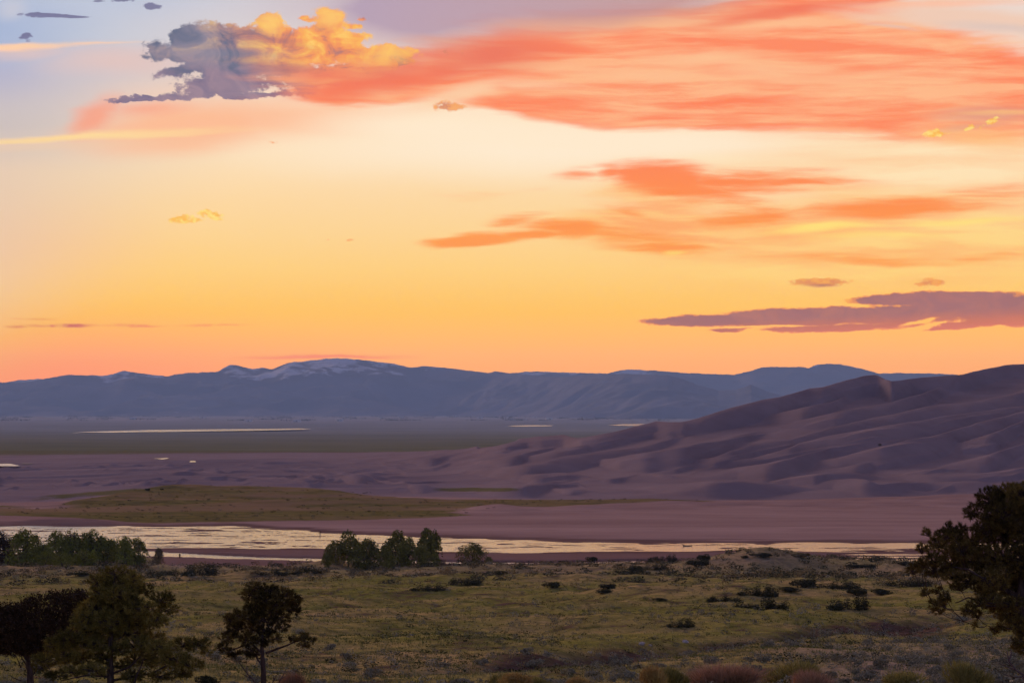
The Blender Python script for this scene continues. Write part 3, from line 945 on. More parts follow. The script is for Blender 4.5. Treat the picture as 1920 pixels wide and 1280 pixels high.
M_HILL = hill_material()
M_FLAT = flat_material()
M_DUNE = dune_material()
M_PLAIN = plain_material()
M_MOUNT = mountain_material()
M_WATER = water_material('river_water', 0.15, 1.6, 0.09)
M_LAKE = water_material('lake_water', 0.2, 6.0, 0.15)

# ------------------------------------------------------------------ hillside in front
rows = np.concatenate([np.linspace(0.16, 0.98, 10), np.ones(1)])
t1 = np.linspace(0, 1, 360)[:, None]
Yh = np.concatenate([110 * rows[:-1, None] * np.ones_like(YB), 110 * (YB / 110) ** t1])
Xh = AZ[None, :] * Yh
Zh = hill_z(Xh, Yh)
rav = np.exp(-((seg_dist(Xh, Yh, RAV_PTS) + fbm(Xh / 7, Yh / 9, 3, 0.6, 19) * 2.5) / 6.0) ** 4)
bare = np.clip(rav * 1.5 * sstep(Xh / Yh * F + CX, 820, 960), 0, 1)
prow = CY - Zh / Yh * F
pcol = CX + Xh / Yh * F
pale = sstep(pcol + fbm(Xh / 20, Yh / 20, 3, 0.5, 8) * 160, 1350, 1700) * sstep(Yh, 260, 190) * 0.8 + 0.35 * sstep(Yh + fbm(Xh / 30, Yh / 30, 3, 0.5, 12) * 60, 640, 740)
pale = np.clip(pale + 0.9 * np.exp(-((pcol - 330) / 30) ** 2) * sstep(Yh, 720, 790), 0, 1)
structure(grid_obj('hillside', Xh, Yh, Zh, M_HILL, {'bare': bare, 'pale': pale}))
# ground behind and under the camera
gx, gy = np.meshgrid(np.linspace(-3000, 3000, 41), np.linspace(-3000, 17.6, 41))
structure(grid_obj('ground', gx, gy, hill_g(gy) - 0.15, M_HILL, {'bare': gx * 0, 'pale': gx * 0}))

# ------------------------------------------------------------------ river bed, sand flat and meadow
wu = smooth_curve([(-2000, 984), (0, 985), (430, 987), (550, 994), (700, 1004), (850, 1008), (1000, 1013), (1200, 1018), (1920, 1018), (4000, 1018)], 25)
wl = smooth_curve([(-2000, 1034), (0, 1031), (270, 1028), (620, 1028), (820, 1035), (1000, 1036), (1300, 1033), (1500, 1032), (1920, 1031), (4000, 1030)], 30)
w2 = smooth_curve([(-2000, 1036), (200, 1036), (270, 1038), (400, 1044), (500, 1048), (620, 1051), (850, 1056), (1000, 1056), (1200, 1053), (1500, 1050), (1720, 1051), (4000, 1050)], 40)
w2h = smooth_curve([(-2000, 3), (200, 3), (270, 4.5), (340, 4.5), (450, 3.6), (600, 3.0), (850, 2.0), (1000, 1.6), (1500, 1.8), (1600, 2.6), (1720, 3.0), (4000, 3)], 30)
mT = smooth_curve([(-2000, 948), (0, 948), (110, 945), (230, 924), (300, 912), (450, 910), (620, 912), (700, 922), (760, 935), (900, 937), (1100, 936), (1300, 936), (1380, 941), (4000, 941)], 20)
mB = smooth_curve([(-2000, 966), (0, 968), (150, 975), (300, 982), (500, 978), (700, 976), (850, 971), (950, 962), (1000, 955), (1200, 951), (1380, 940), (4000, 930)], 20)

t2 = np.concatenate([np.linspace(0, 0.030, 8)[:-1], np.linspace(0.030, 0.52, 190)[:-1], np.linspace(0.52, 1, 90)])[:, None]
Yf = YB + (YD - YB) * t2
Xf = AZ[None, :] * Yf
row = CY + 45.0 * F / Yf
col = XC[None, :] * np.ones_like(Yf)
s1 = np.minimum(row - wu(col), wl(col) - row) + fbm(Xf / 30, Yf / 16, 3, 0.5, 41) * 3.0
s2 = w2h(col) - np.abs(row - w2(col) - fbm(Xf / 40, Yf / 40, 2, 0.5, 43) * 1.5)
bars = fbm(Xf / 15, Yf / 5.5, 4, 0.65, 45)
bars2 = fbm(Xf / 70 + Yf / 90, Yf / 14, 3, 0.55, 47)
inside = sstep(s1, -1.0, 5.0)
zf = -45.0 + np.clip(-s1 * 0.05, -0.14, 0.55)
zf = zf + inside * (0.19 * bars + 0.16 * bars2 + 0.055 + 0.06 * sstep(col, 1450, 1700) * sstep(row, 1026, 1033))
zf = np.minimum(zf, np.where(s2 > -1, -45.0 - 0.07 * s2 + 0.05 * bars, 9))
streak_r = sstep(col, 1420, 1640) * sstep(row, 1032, 1036)
zf = np.minimum(zf, -44.94 + 0.13 * bars2 + 0.12 * np.sin(row * 1.25 + bars * 1.2) + 0.55 * (1 - streak_r))
mead = sstep(row, mT(col) - 3, mT(col) + 3) * (1 - sstep(row, mB(col) - 4, mB(col) + 4))
mead *= 1 - 0.75 * np.exp(-((col - 905) / 70) ** 2 - ((row - 962) / 9) ** 2) - 0.6 * np.exp(-((col - 90) / 120) ** 2 - ((row - 950) / 6) ** 2)
# swells of the meadow and small banks of sand
swell = sstep(Yf, 1230, 1420) * (1 - sstep(t2, 0.9, 1.0))
zf = zf + swell * (fbm(Xf / 120, Yf / 110, 3, 0.5, 51) * 2.0 + 0.3 + fbm(Xf / 26, Yf / 30, 3, 0.5, 53) * 0.5)
for (x, y, h, wx, wy) in ((935, 958, 2.2, 65, 50), (1090, 957, 1.3, 55, 25), (540, 935, 1.2, 110, 60), (120, 981, 1.6, 75, 14), (330, 915, 2.0, 60, 60)):
    Yc = 45.0 * F / (y - CY)
    zf = zf + h * np.exp(-(((col - x) / wx) ** 2) - ((Yf - Yc) / wy) ** 2)
# little cut bank on the river's far side, left
zf = zf + 1.0 * sstep(Yf, YB * 0 + 45.0 * F / (986.0 - CY) - 3, YB * 0 + 45.0 * F / (986.0 - CY) + 3) * (1 - sstep(col, 190, 235)) * np.exp(-np.clip(Yf - 45.0 * F / (986.0 - CY), 0, None) / 40) * sstep(s1, 2, -4)
tb = sstep((Yf - YB), 0, 16)
zf = Zh[-1] + (zf - Zh[-1]) * tb
te = sstep(t2, 0.93, 1.0)
zf = zf + (ZDU[0] - zf) * te
wetness = np.clip(sstep(-44.55, -44.95, zf) if False else 1 - sstep(zf, -44.98, -44.70), 0, 1) * (1 - sstep(row, 984, 975) * 1.0)
wetness = np.clip(wetness + 0.7 * sstep(s1, -9, 0) * (Yf > 0), 0, 1) * (1 - mead)
wetness = np.maximum(wetness, 0.75 * sstep(row, 1018, 1030))
fattr = {'wet': wetness, 'grass': mead}
fm = 0.25 * (mead[:-1, :-1] + mead[1:, :-1] + mead[:-1, 1:] + mead[1:, 1:]) + 0.0
is_meadow = fm > 0.5
structure(grid_obj('sand_flat', Xf, Yf, zf, M_FLAT, fattr, ~is_meadow))
structure(grid_obj('meadow', Xf, Yf, zf, M_FLAT, fattr, is_meadow))
# river surface: one level sheet, the bars of the bed stand out of it
ys_ = np.linspace(815, 1175, 4)
wa = np.linspace(-0.9, 0.9, 60)
WY, WA = np.meshgrid(ys_, wa, indexing='ij')
structure(grid_obj('river', WA * WY, WY, np.full_like(WY, -45.0), M_WATER))

# ------------------------------------------------------------------ dunes, plain, mountains
XX = np.concatenate([XDU, XBK]); YY = np.concatenate([YDU, YBK]); ZZ = np.concatenate([ZDU, ZBK])
drow = CY - ZZ / YY * F; dcol = CX + XX / YY * F
dg = np.exp(-((dcol - 900) / 95) ** 4 - ((drow - 917.5) / 4.0) ** 4) * 0.9 + 0.8 * np.exp(-((dcol - 180) / 130) ** 4 - ((drow - 925 + (dcol - 180) * 0.08) / 5) ** 4)
dg = np.where(YY > yr(XC)[None, :] + 10, 0.8 * sstep(YY + 200 * fbm(XX / 300, YY / 300, 3, 0.5, 23), yr(XC)[None, :] + 10, yr(XC)[None, :] + 900), dg)
structure(grid_obj('dunes', XX, YY, ZZ, M_DUNE, {'grass': dg}))
t3 = np.linspace(0, 1, 120)[:, None]
YP = YBK[-1] * (56000 / YBK[-1]) ** t3
sel = np.r_[0:22:3, 22:22 + 1050:10, 22 + 1050 - 1:len(AZ):3]
YP = YP[:, sel]; XP = AZ[sel][None, :] * YP
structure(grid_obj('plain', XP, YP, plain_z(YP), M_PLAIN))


def water_patch(name, pts, lift=0.6):
    """flat sheet of water on the plain, its outline given by photo columns and rows"""
    out = []
    Ys = np.geomspace(2600, 60000, 6000)
    zs = plain_z(Ys)
    for x, y in pts:
        i = np.argmax(zs >= -(y - CY) / F * Ys)
        out.append((Ys[i] * (x - CX) / F, Ys[i]))
    zlev = max(plain_z(p[1]) for p in out) + lift
    v = [(p[0], p[1], zlev) for p in out]
    return structure(make_mesh(name, v, [np.arange(len(v))[None, :]], M_LAKE))


water_patch('lake', [(130, 812.5), (160, 811.2), (210, 811.6), (260, 810.9), (330, 810.6), (400, 809.8), (470, 809.2), (530, 808.2), (585, 807.0), (560, 805.8), (500, 806.6), (430, 806.9), (350, 807.6),
                     (280, 808.2), (210, 809.6), (160, 810.6)])
water_patch('lake', [(952, 799.2), (985, 799.6), (1030, 799.0), (1038, 797.8), (1000, 797.5), (965, 798.0)])
water_patch('lake', [(1140, 797.5), (1180, 798.2), (1230, 798.0), (1262, 797.0), (1210, 795.4), (1165, 795.8)])


def dune_pond(name, pts):
    out = []
    for x, y in pts:
        c = int(np.argmin(np.abs(XC - x)))
        e = CY - y
        i = int(np.argmax(ZZ[:, c] / YY[:, c] * F >= e))
        out.append((YY[i, c] * (x - CX) / F, YY[i, c], ZZ[i, c]))
    lev = max(o[2] for o in out) + 0.25
    v = [(p[0], p[1], lev) for p in out]
    return structure(make_mesh(name, v, [np.arange(len(v))[None, :]], M_LAKE))


dune_pond('pond', [(-60, 877), (-10, 878), (20, 876.5), (38, 874), (20, 872.5), (-10, 871), (-60, 871)])
dune_pond('pond', [(40, 870.6), (62, 870.8), (60, 869.2), (42, 869.2)])
dune_pond('pond', [(288, 861.2), (304, 861.6), (318, 860.6), (312, 859.8), (296, 860.4)])
dune_pond('pond', [(355, 866.8), (368, 866.9), (366, 865.6), (357, 865.8)])


def mountains(name, ridge, Y0, Yc, Y1, snowline, seed, rough, label):
    cols_ = np.concatenate([np.linspace(-0.85, -0.24, 40)[:-1], np.linspace(-0.24, 0.24, 900), np.linspace(0.24, 0.85, 40)[1:]])
    xc = XW(cols_)
    cr = smooth_curve(ridge, 6)(xc)
    Yc = (Yc(xc) if callable(Yc) else Yc + 0 * xc)
    Y0 = Yc - Y0; Y1 = Yc + Y1
    crest = (CY - cr) / F * Yc + fbm(xc / 14, xc * 0 + seed, 4, 0.55, seed) * Yc / F * 0.9
    t = np.concatenate([np.linspace(0, 1, 110), 1 + np.linspace(0, 1, 25)[1:]])[:, None]
    Y = np.where(t <= 1, Y0[None] + (Yc - Y0)[None] * t, Yc[None] + (Y1 - Yc)[None] * (t - 1))
    X = cols_[None, :] * Y
    base = plain_z(Y) - 15
    up = np.clip(t, 0, 1)
    spur = 1 - np.abs(fbm(X / 2300, Y / 2900, 4, 0.55, seed + 3)) * 1.5
    spur2 = fbm(X / 800, Y / 1500, 4, 0.55, seed + 7)
    prof = 0.6 * up ** 1.15 + 0.4 * up ** 2.2
    prof = prof + (spur - 0.6) * 0.5 * up * (1 - up) ** 0.7 * 1.8 + spur2 * rough * up * (1 - up) ** 0.6
    prof = np.clip(prof, 0, 1.0 - 0.05 * (1 - up))
    prof = np.where(t > 1, np.cos((t - 1) * np.pi / 2) ** 1.2, prof)
    Z = base + (crest - base) * prof
    rel = (Z - base) / Yc * F                                   # height above the plain in photo pixels
    sn = sstep(rel + fbm(X / 1200, Y / 1200, 3, 0.5, seed + 9) * 10, snowline(xc)[None, :] - 10, snowline(xc)[None, :] + 12)
    o = grid_obj(name, X, Y, Z, M_MOUNT, {'snow': sn})
    structure(o)
    return o


FRONT = [(-6000, 730), (-600, 722), (0, 716), (40, 718), (100, 707), (125, 702.5), (200, 704), (232, 695), (275, 701), (310, 705), (350, 699), (410, 696.5), (419, 690), (432, 683), (450, 685.5), (472, 692), (490, 689),
         (510, 692), (540, 680), (590, 675), (625, 671), (675, 674), (740, 682), (770, 689), (800, 686), (850, 691), (915, 699), (930, 696), (960, 700), (1000, 704), (1060, 707), (1110, 702), (1170, 701), (1250, 703),
         (1280, 710), (1310, 722), (1345, 731), (1380, 731), (1408, 721), (1440, 734), (1490, 748), (1560, 756), (1700, 762), (6000, 766)]
BACK = [(-6000, 730), (-600, 726), (0, 718), (40, 712), (70, 710), (110, 712), (160, 722), (300, 730), (700, 720), (900, 705), (960, 699), (1000, 696), (1060, 698), (1135, 700), (1160, 695), (1175, 692.5), (1235, 695), (1285, 699),
        (1375, 702.5), (1400, 697), (1432, 688), (1500, 687.5), (1515, 690), (1530, 684), (1550, 681.5), (1575, 682.5), (1600, 687.5), (1650, 700), (1685, 699), (1760, 700), (1850, 706), (2400, 715), (6000, 735)]
mountains('mountains', FRONT, 7000, smooth_curve([(-9000, 45000), (900, 45000), (1180, 33000), (9000, 33000)], 200), 4500, smooth_curve([(-6000, 70), (0, 62), (120, 76), (200, 66), (290, 66), (340, 78), (410, 72), (460, 60), (560, 70), (625, 76), (740, 74), (800, 82), (900, 90), (1200, 90), (6000, 90)], 30), 61, 0.14, '')
mountains('mountains', BACK, 6000, 52000, 4500, smooth_curve([(-6000, 64), (0, 56), (900, 74), (1000, 72), (1170, 68), (1250, 74), (1400, 86), (1550, 84), (1650, 84), (6000, 84)], 30), 83, 0.10, '')

# ------------------------------------------------------------------ air
def haze_box():
    x, y0, y1, z0, z1 = 56000.0, -4000.0, HAZE_END, -135.0, HAZE_TOP
    v = [(-x, y0, z0), (x, y0, z0), (x, y1, z0), (-x, y1, z0), (-x, y0, z1), (x, y0, z1), (x, y1, z1), (-x, y1, z1)]
    f = np.array([(0, 3, 2, 1), (4, 5, 6, 7), (0, 1, 5, 4), (1, 2, 6, 5), (2, 3, 7, 6), (3, 0, 4, 7)])
    m = bpy.data.materials.new('evening_air')
    m.use_nodes = True
    n = Nodes(m.node_tree)
    pv = n.new('ShaderNodeVolumePrincipled')
    out = n.new('ShaderNodeOutputMaterial')
    pv.inputs['Color'].default_value = HAZE_COLOR
    pv.inputs['Density'].default_value = HAZE_DENSITY
    pv.inputs['Anisotropy'].default_value = -0.6
    n.t.links.new(pv.outputs[0], out.inputs['Volume'])
    o = make_mesh('haze', v, f, m)
    o['kind'] = 'stuff'
    return o


haze_box()

# ------------------------------------------------------------------ plant materials
def leaf_material(name, dark, light, rough=0.85, trans=0.0):
    """leaf colour varies from leaf to leaf by the point value 'tint' and a little from plant to plant"""
    m, n, b = new_mat(name)
    oi = n.new('ShaderNodeObjectInfo')
    t = n.math('ADD', attr(n, 'tint'), n.math('MULTIPLY', n.math('SUBTRACT', oi.outputs['Random'], 0.5), 0.35), clamp=True)
    n.put(b.inputs['Base Color'], n.mix(t, dark + (1,), light + (1,)))
    b.inputs['Roughness'].default_value = rough
    return m


def bark_material(name, dark, light, sc=9.0):
    m, n, b = new_mat(name)
    p = n.new('ShaderNodeTexCoord').outputs['Object']
    s = n.noise(n.mapping(p, scale=(sc, sc, sc * 0.25)), 1.0, 5, 0.65)
    n.put(b.inputs['Base Color'], n.mix(n.rng(s, 0.35, 0.65), dark + (1,), light + (1,)))
    bp = n.new('ShaderNodeBump')
    bp.inputs['Strength'].default_value = 0.8
    bp.inputs['Distance'].default_value = 0.03
    n.put(bp.inputs['Height'], s)
    n.put(b.inputs['Normal'], bp.outputs[0])
    return m


M_PINE = leaf_material('pine_needles', (0.042, 0.038, 0.011), (0.360, 0.275, 0.062))
M_PINE_DARK = leaf_material('dark_pine_needles', (0.036, 0.027, 0.011), (0.290, 0.205, 0.055))
M_JUNIPER = leaf_material('juniper_scales', (0.035, 0.022, 0.013), (0.098, 0.057, 0.032))
M_WILLOW = leaf_material('willow_leaves', (0.090, 0.098, 0.018), (0.290, 0.285, 0.045))
M_COTTON = leaf_material('cottonwood_leaves', (0.088, 0.084, 0.018), (0.310, 0.275, 0.052))
M_SAGE = leaf_material('sagebrush_leaves', (0.135, 0.126, 0.087), (0.416, 0.371, 0.235))
M_DARKBUSH = leaf_material('dark_scrub_leaves', (0.034, 0.032, 0.017), (0.110, 0.102, 0.048))  #(0.026, 0.026, 0.012), (0.078, 0.075, 0.029))
M_BROWNBUSH = leaf_material('brown_scrub_leaves', (0.131, 0.092, 0.046), (0.328, 0.240, 0.104))
M_RABBIT = leaf_material('rabbitbrush_tan', (0.292, 0.162, 0.053), (0.700, 0.540, 0.176))
M_RABBIT_GREEN = leaf_material('rabbitbrush_olive', (0.137, 0.120, 0.032), (0.465, 0.382, 0.109))
M_TUFT = leaf_material('dark_green_tufts', (0.030, 0.034, 0.012), (0.110, 0.112, 0.034))
M_REDGRASS = leaf_material('russet_bunchgrass', (0.220, 0.115, 0.060), (0.520, 0.315, 0.185))
M_GRASS = leaf_material('hillside_grass', (0.132, 0.147, 0.033), (0.466, 0.365, 0.152))
M_BARK = bark_material('pine_bark', (0.035, 0.022, 0.018), (0.11, 0.075, 0.065))
M_BARK_PALE = bark_material('pale_bark', (0.16, 0.12, 0.10), (0.34, 0.27, 0.24))
M_DEADWOOD = bark_material('dead_wood', (0.06, 0.04, 0.035), (0.17, 0.12, 0.105))


# ------------------------------------------------------------------ plant shapes
def rand_dirs(rng, n):
    v = rng.normal(size=(n, 3))
    return v / np.linalg.norm(v, axis=1)[:, None]


def blades(base, direction, length, width, rng):
    """thin tapering triangles: base (n,3), direction (n,3)"""
    n = len(base)
    side_ = np.cross(direction, rand_dirs(rng, n))
    side_ /= np.linalg.norm(side_, axis=1)[:, None] + 1e-9
    w = np.broadcast_to(width, (n,))[:, None] * 0.5
    v = np.stack([base - side_ * w, base + side_ * w, base + direction * np.broadcast_to(length, (n,))[:, None]], 1)
    return v.reshape(-1, 3), np.arange(3 * n).reshape(n, 3)


def leaves(center, size, rng, up=0.0, aspect=0.7):
    """small quads facing every way"""
    n = len(center)
    nrm = rand_dirs(rng, n) + np.array([0, 0, up])
    nrm /= np.linalg.norm(nrm, axis=1)[:, None]
    a = np.cross(nrm, rand_dirs(rng, n)); a /= np.linalg.norm(a, axis=1)[:, None] + 1e-9
    b = np.cross(nrm, a)
    s = np.broadcast_to(size, (n,))[:, None] * 0.5
    v = np.stack([center - a * s, center - b * s * aspect, center + a * s, center + b * s * aspect], 1)
    return v.reshape(-1, 3), np.arange(4 * n).reshape(n, 4)


def tube(pts, rad, sides=7):
    """tapering tube through points, closed at its tip"""
    pts = np.asarray(pts, float); rad = np.asarray(rad, float)
    n = len(pts)
    tang = np.gradient(pts, axis=0)
    tang /= np.linalg.norm(tang, axis=1)[:, None] + 1e-9
    ref = np.array([0.31, 0.87, 0.2])
    u = np.cross(tang, ref); u /= np.linalg.norm(u, axis=1)[:, None] + 1e-9
    w = np.cross(tang, u)
    ang = np.linspace(0, 2 * np.pi, sides, endpoint=False)
    ring = (u[:, None, :] * np.cos(ang)[None, :, None] + w[:, None, :] * np.sin(ang)[None, :, None]) * rad[:, None, None] + pts[:, None, :]
    v = ring.reshape(-1, 3)
    i = np.arange(n * sides).reshape(n, sides)
    f = np.stack([i[:-1], np.roll(i[:-1], -1, 1), np.roll(i[1:], -1, 1), i[1:]], -1).reshape(-1, 4)
    cap = np.array([i[-1]])
    return v, f, cap


def wiggle(p0, p1, n, amt, rng, sag=0.0):
    t = np.linspace(0, 1, n)[:, None]
    p = np.asarray(p0)[None] * (1 - t) + np.asarray(p1)[None] * t
    d = rng.normal(size=(n, 3)) * amt
    d[0] = 0; d[-1] *= 0.3
    d = np.cumsum(d, 0) * 0.5
    d -= d[-1] * t
    p = p + d
    p[:, 2] -= sag * np.sin(np.pi * t[:, 0])
    return p


class Geo:
    """collects pieces into one mesh"""
    def __init__(self):
        self.v, self.f, self.t, self.n = [], [], [], 0

    def add(self, v, f, tint=0.5):
        f = f if isinstance(f, list) else [f]
        for q in f:
            self.f.append(np.asarray(q) + self.n)
        self.v.append(v)
        self.t.append(np.broadcast_to(np.asarray(tint, float), (len(v),)).copy())
        self.n += len(v)

    def tube(self, pts, rad, sides=7, tint=0.5):
        v, f, c = tube(pts, rad, sides)
        self.add(v, [f, c], tint)

    def build(self, name, mat, parent=None, smooth=False, link=True):
        by = {}
        for q in self.f:
            by.setdefault(q.shape[1], []).append(q)
        faces = [np.concatenate(x) for x in by.values()]
        return make_mesh(name, np.concatenate(self.v), faces, mat, parent, smooth, {'tint': np.concatenate(self.t)}, link)


def empty(name, loc):
    o = bpy.data.objects.new(name, None)
    COL.objects.link(o)
    o.location = loc
    o.empty_display_size = 0.5
    return o


def copy_thing(o, loc, rz=0.0, sc=(1, 1, 1)):
    c = o.copy()
    COL.objects.link(c)
    c.location = loc
    c.rotation_euler = (0, 0, rz)
    c.scale = sc
    for ch in o.children:
        d = ch.copy()
        COL.objects.link(d)
        d.parent = c
        for g in ch.children:
            e = g.copy()
            COL.objects.link(e)
            e.parent = d
    return c


def ground_at(x, y):
    return float(hill_z(np.array([x]), np.array([y]))[0])


def spot(col, depth):
    """ground point of the hillside at a photo column and a distance"""
    X = (col - CX) / F * depth
    return X, depth, ground_at(X, depth)


# ------------------------------------------------------------------ pines near the camera
def pine(name, label, cat, col, depth, base_row, blobs, mat, seed, tuft, trunk_pts, trunk_r, bare=(), density=1.0, needle=0.15, group=None):
    """a pinyon: trunk, boughs and tufts of needles. blobs: (photo column, row, radius across, radius up) of each mass of
    foliage, measured in the photo and built at the tree's own distance, with its own depth front to back"""
    rng = np.random.default_rng(seed)
    k = depth / F                                              # metres per photo pixel at the tree
    ox = (col - CX) * k
    oz = ground_at(ox, depth)
    root = empty(name, (ox, depth, oz))
    tag(root, label, cat, group)
    P = lambda x, y, dy=0.0: np.array([(x - col) * k, dy, (CY - y) * k - oz])
    tp = [np.array([0, 0, -0.3])] + [P(*q) for q in trunk_pts]
    tpts = []
    for a, b in zip(tp[:-1], tp[1:]):
        tpts.append(wiggle(a, b, 6, 0.025, rng)[:-1])
    tpts = np.concatenate(tpts + [np.array([tp[-1]])])
    g = Geo()
    rad = trunk_r * (1 - np.linspace(0, 1, len(tpts)) ** 1.3 * 0.82)
    rad[0] *= 1.5; rad[1] *= 1.2
    g.tube(tpts, rad, 9)
    g.build('trunk', M_BARK, root, True)
    crown = Geo()
    boughs = []
    nodes = tpts[3:].copy(); node_out = np.zeros(len(nodes)); node_r = rad[3:] * 0.6
    for bi, (x, y, rx, ry) in enumerate(sorted(blobs, key=lambda q: abs(q[0] - col))):
        dy = rng.uniform(-0.75, 0.75) * (0.35 * np.mean([b[2] for b in blobs]) * k + 0.35 * abs(x - col) * k + 0.5)
        c = P(x, y, dy)
        R3 = np.array([rx * k, (rx + ry) * 0.5 * k * 1.1, ry * k])
        # the bough that carries this mass forks from the nearest wood closer to the trunk
        reach = np.hypot(c[0], c[1])
        lowpt = c - np.array([0, 0, 0.22 * reach])
        cost = np.linalg.norm(nodes - lowpt, axis=1) + 0.35 * node_out
        cost[node_out > reach] = 1e9
        ni = int(np.argmin(cost))
        bough = wiggle(nodes[ni], c, 7, 0.05, rng, 0.05)
        br = max(0.014, node_r[ni] * 0.62) * np.linspace(1, 0.45, 7)
        boughs.append((bough, br))
        nodes = np.concatenate([nodes, bough[2:]])
        node_out = np.concatenate([node_out, np.hypot(bough[2:, 0], bough[2:, 1])])
        node_r = np.concatenate([node_r, br[2:]])
        nt = max(5, int(density * (rx * ry) / (tuft ** 2) * 10.5))
        d = rand_dirs(rng, nt)
        rr = rng.uniform(0.25, 1.0, nt) ** 0.5
        pc = c + d * rr[:, None] * R3
        blob_t = rng.uniform(-0.30, 0.26)
        twigs = Geo()
        for j in range(nt):
            out = d[j] * 0.9 + np.array([0, 0, 0.55]) + rng.normal(size=3) * 0.25
            out /= np.linalg.norm(out)
            if j % 2 == 0:
                boughs.append((wiggle(c * 0.6 + bough[4] * 0.4, pc[j], 4, 0.03, rng), np.linspace(0.016, 0.008, 4)))
            nn = 26
            nd = rand_dirs(rng, nn) * 0.85 + out * 0.75
            nd /= np.linalg.norm(nd, axis=1)[:, None]
            s = tuft * k * rng.uniform(0.75, 1.2)
            b0 = pc[j] + out * rng.uniform(-0.4, 0.35, nn)[:, None] * s
            v, f = blades(b0, nd, s * rng.uniform(0.7, 1.15, nn), s * 0.17, rng)
            crown.add(v, f, np.clip(0.42 + blob_t + rng.normal(0, 0.10) + rng.normal(0, 0.10, nn).repeat(3), 0, 1))
    crown.build('crown', mat, root)
    bg_ = Geo()
    for p, r in boughs:
        bg_.tube(p, r, 5)
    bg_.build('boughs', M_BARK, root, True)
    for pts in bare:                                          # bare limbs and dead sticks that show in the photo
        p = np.array([P(*q) for q in pts])
        gb = Geo()
        pp = np.concatenate([wiggle(a, b, 5, 0.02, rng)[:-1] for a, b in zip(p[:-1], p[1:])] + [p[-1:]])
        gb.tube(pp, np.linspace(0.055, 0.016, len(pp)), 6)
        gb.build('limb', M_BARK, root, True)
    return root


pine('pinyon_pine', 'broad olive green pinyon pine with a wide skirt of boughs, lower left', 'pine tree', 209, 118, 1300,
     [(215, 1080, 40, 18), (182, 1088, 16, 12), (253, 1084, 18, 13), (190, 1112, 24, 14), (262, 1108, 18, 12), (195, 1098, 26, 20), (240, 1100, 28, 20), (228, 1115, 34, 20), (200, 1125, 30, 20), (250, 1128, 24, 16), (180, 1140, 32, 22), (225, 1145, 40, 22), (270, 1138, 30, 16),
      (305, 1122, 24, 13), (308, 1143, 24, 11), (300, 1160, 26, 12), (165, 1160, 30, 20), (150, 1142, 16, 11), (205, 1165, 36, 22), (245, 1165, 36, 20), (275, 1165, 28, 16), (160, 1180, 34, 20), (195, 1185, 36, 20),
      (240, 1188, 36, 18), (130, 1195, 32, 16), (110, 1205, 26, 14), (165, 1208, 34, 16), (85, 1232, 22, 10), (100, 1238, 30, 13), (125, 1222, 30, 14), (150, 1235, 26, 14), (275, 1200, 34, 14), (310, 1210, 34, 14),
      (345, 1208, 30, 11), (370, 1208, 24, 10), (385, 1222, 14, 7), (330, 1232, 36, 13), (365, 1240, 24, 11), (300, 1245, 30, 12), (280, 1225, 28, 12), (225, 1215, 28, 12), (345, 1258, 22, 9), (230, 1248, 20, 9), (180, 1252, 30, 11), (250, 1266, 26, 10), (140, 1258, 28, 10), (110, 1262, 22, 8), (300, 1268, 26, 9), (195, 1232, 26, 12), (255, 1238, 26, 12), (75, 1250, 18, 8), (185, 1205, 30, 14), (255, 1208, 30, 14)],
     M_PINE, 11, 8.0, [(207, 1262, 0), (208, 1200, 0), (212, 1120, 0), (215, 1076, 0)], 0.16,
     bare=[[(209, 1270, 0), (170, 1262, -0.6), (120, 1272, -0.9)], [(209, 1262, 0), (245, 1248, -0.5), (268, 1226, -0.8)], [(250, 1290, -0.6), (262, 1258, -0.7), (275, 1230, -0.8)], [(212, 1275, 0), (285, 1262, 0.4), (330, 1238, 0.6)],
           [(208, 1240, 0), (180, 1222, 0.3), (158, 1205, 0.4)]])
pine('pinyon_pine', 'small dark pinyon pine on a bare trunk with one long right bough', 'pine tree', 493, 124, 1296,
     [(480, 1102, 20, 11), (505, 1106, 22, 12), (535, 1112, 20, 12), (552, 1125, 14, 15), (470, 1115, 20, 14), (498, 1122, 26, 14), (528, 1130, 24, 14), (548, 1142, 17, 13), (480, 1138, 26, 14), (510, 1143, 26, 14), (450, 1152, 18, 12),
      (432, 1160, 12, 12), (465, 1158, 22, 12), (495, 1160, 24, 13), (525, 1158, 20, 13), (440, 1178, 20, 12), (470, 1178, 22, 12), (500, 1180, 20, 12), (425, 1196, 16, 11), (420, 1212, 13, 10), (435, 1225, 16, 8), (462, 1198, 20, 12),
      (490, 1200, 20, 11), (470, 1218, 14, 9), (478, 1228, 9, 6), (518, 1195, 12, 9), (530, 1175, 12, 9), (548, 1198, 9, 6), (566, 1193, 14, 9), (580, 1200, 14, 7), (572, 1208, 12, 5), (440, 1165, 16, 10)],
     M_PINE_DARK, 23, 6.6, [(494, 1262, 0), (492, 1225, 0), (493, 1180, 0), (500, 1110, 0)], 0.125,
     bare=[[(498, 1224, 0), (525, 1214, 0.1), (552, 1203, 0.1), (572, 1199, 0)], [(491, 1222, 0), (470, 1206, 0.1), (440, 1216, 0.1), (425, 1222, 0)], [(492, 1246, 0), (483, 1236, 0), (478, 1228, 0)]])
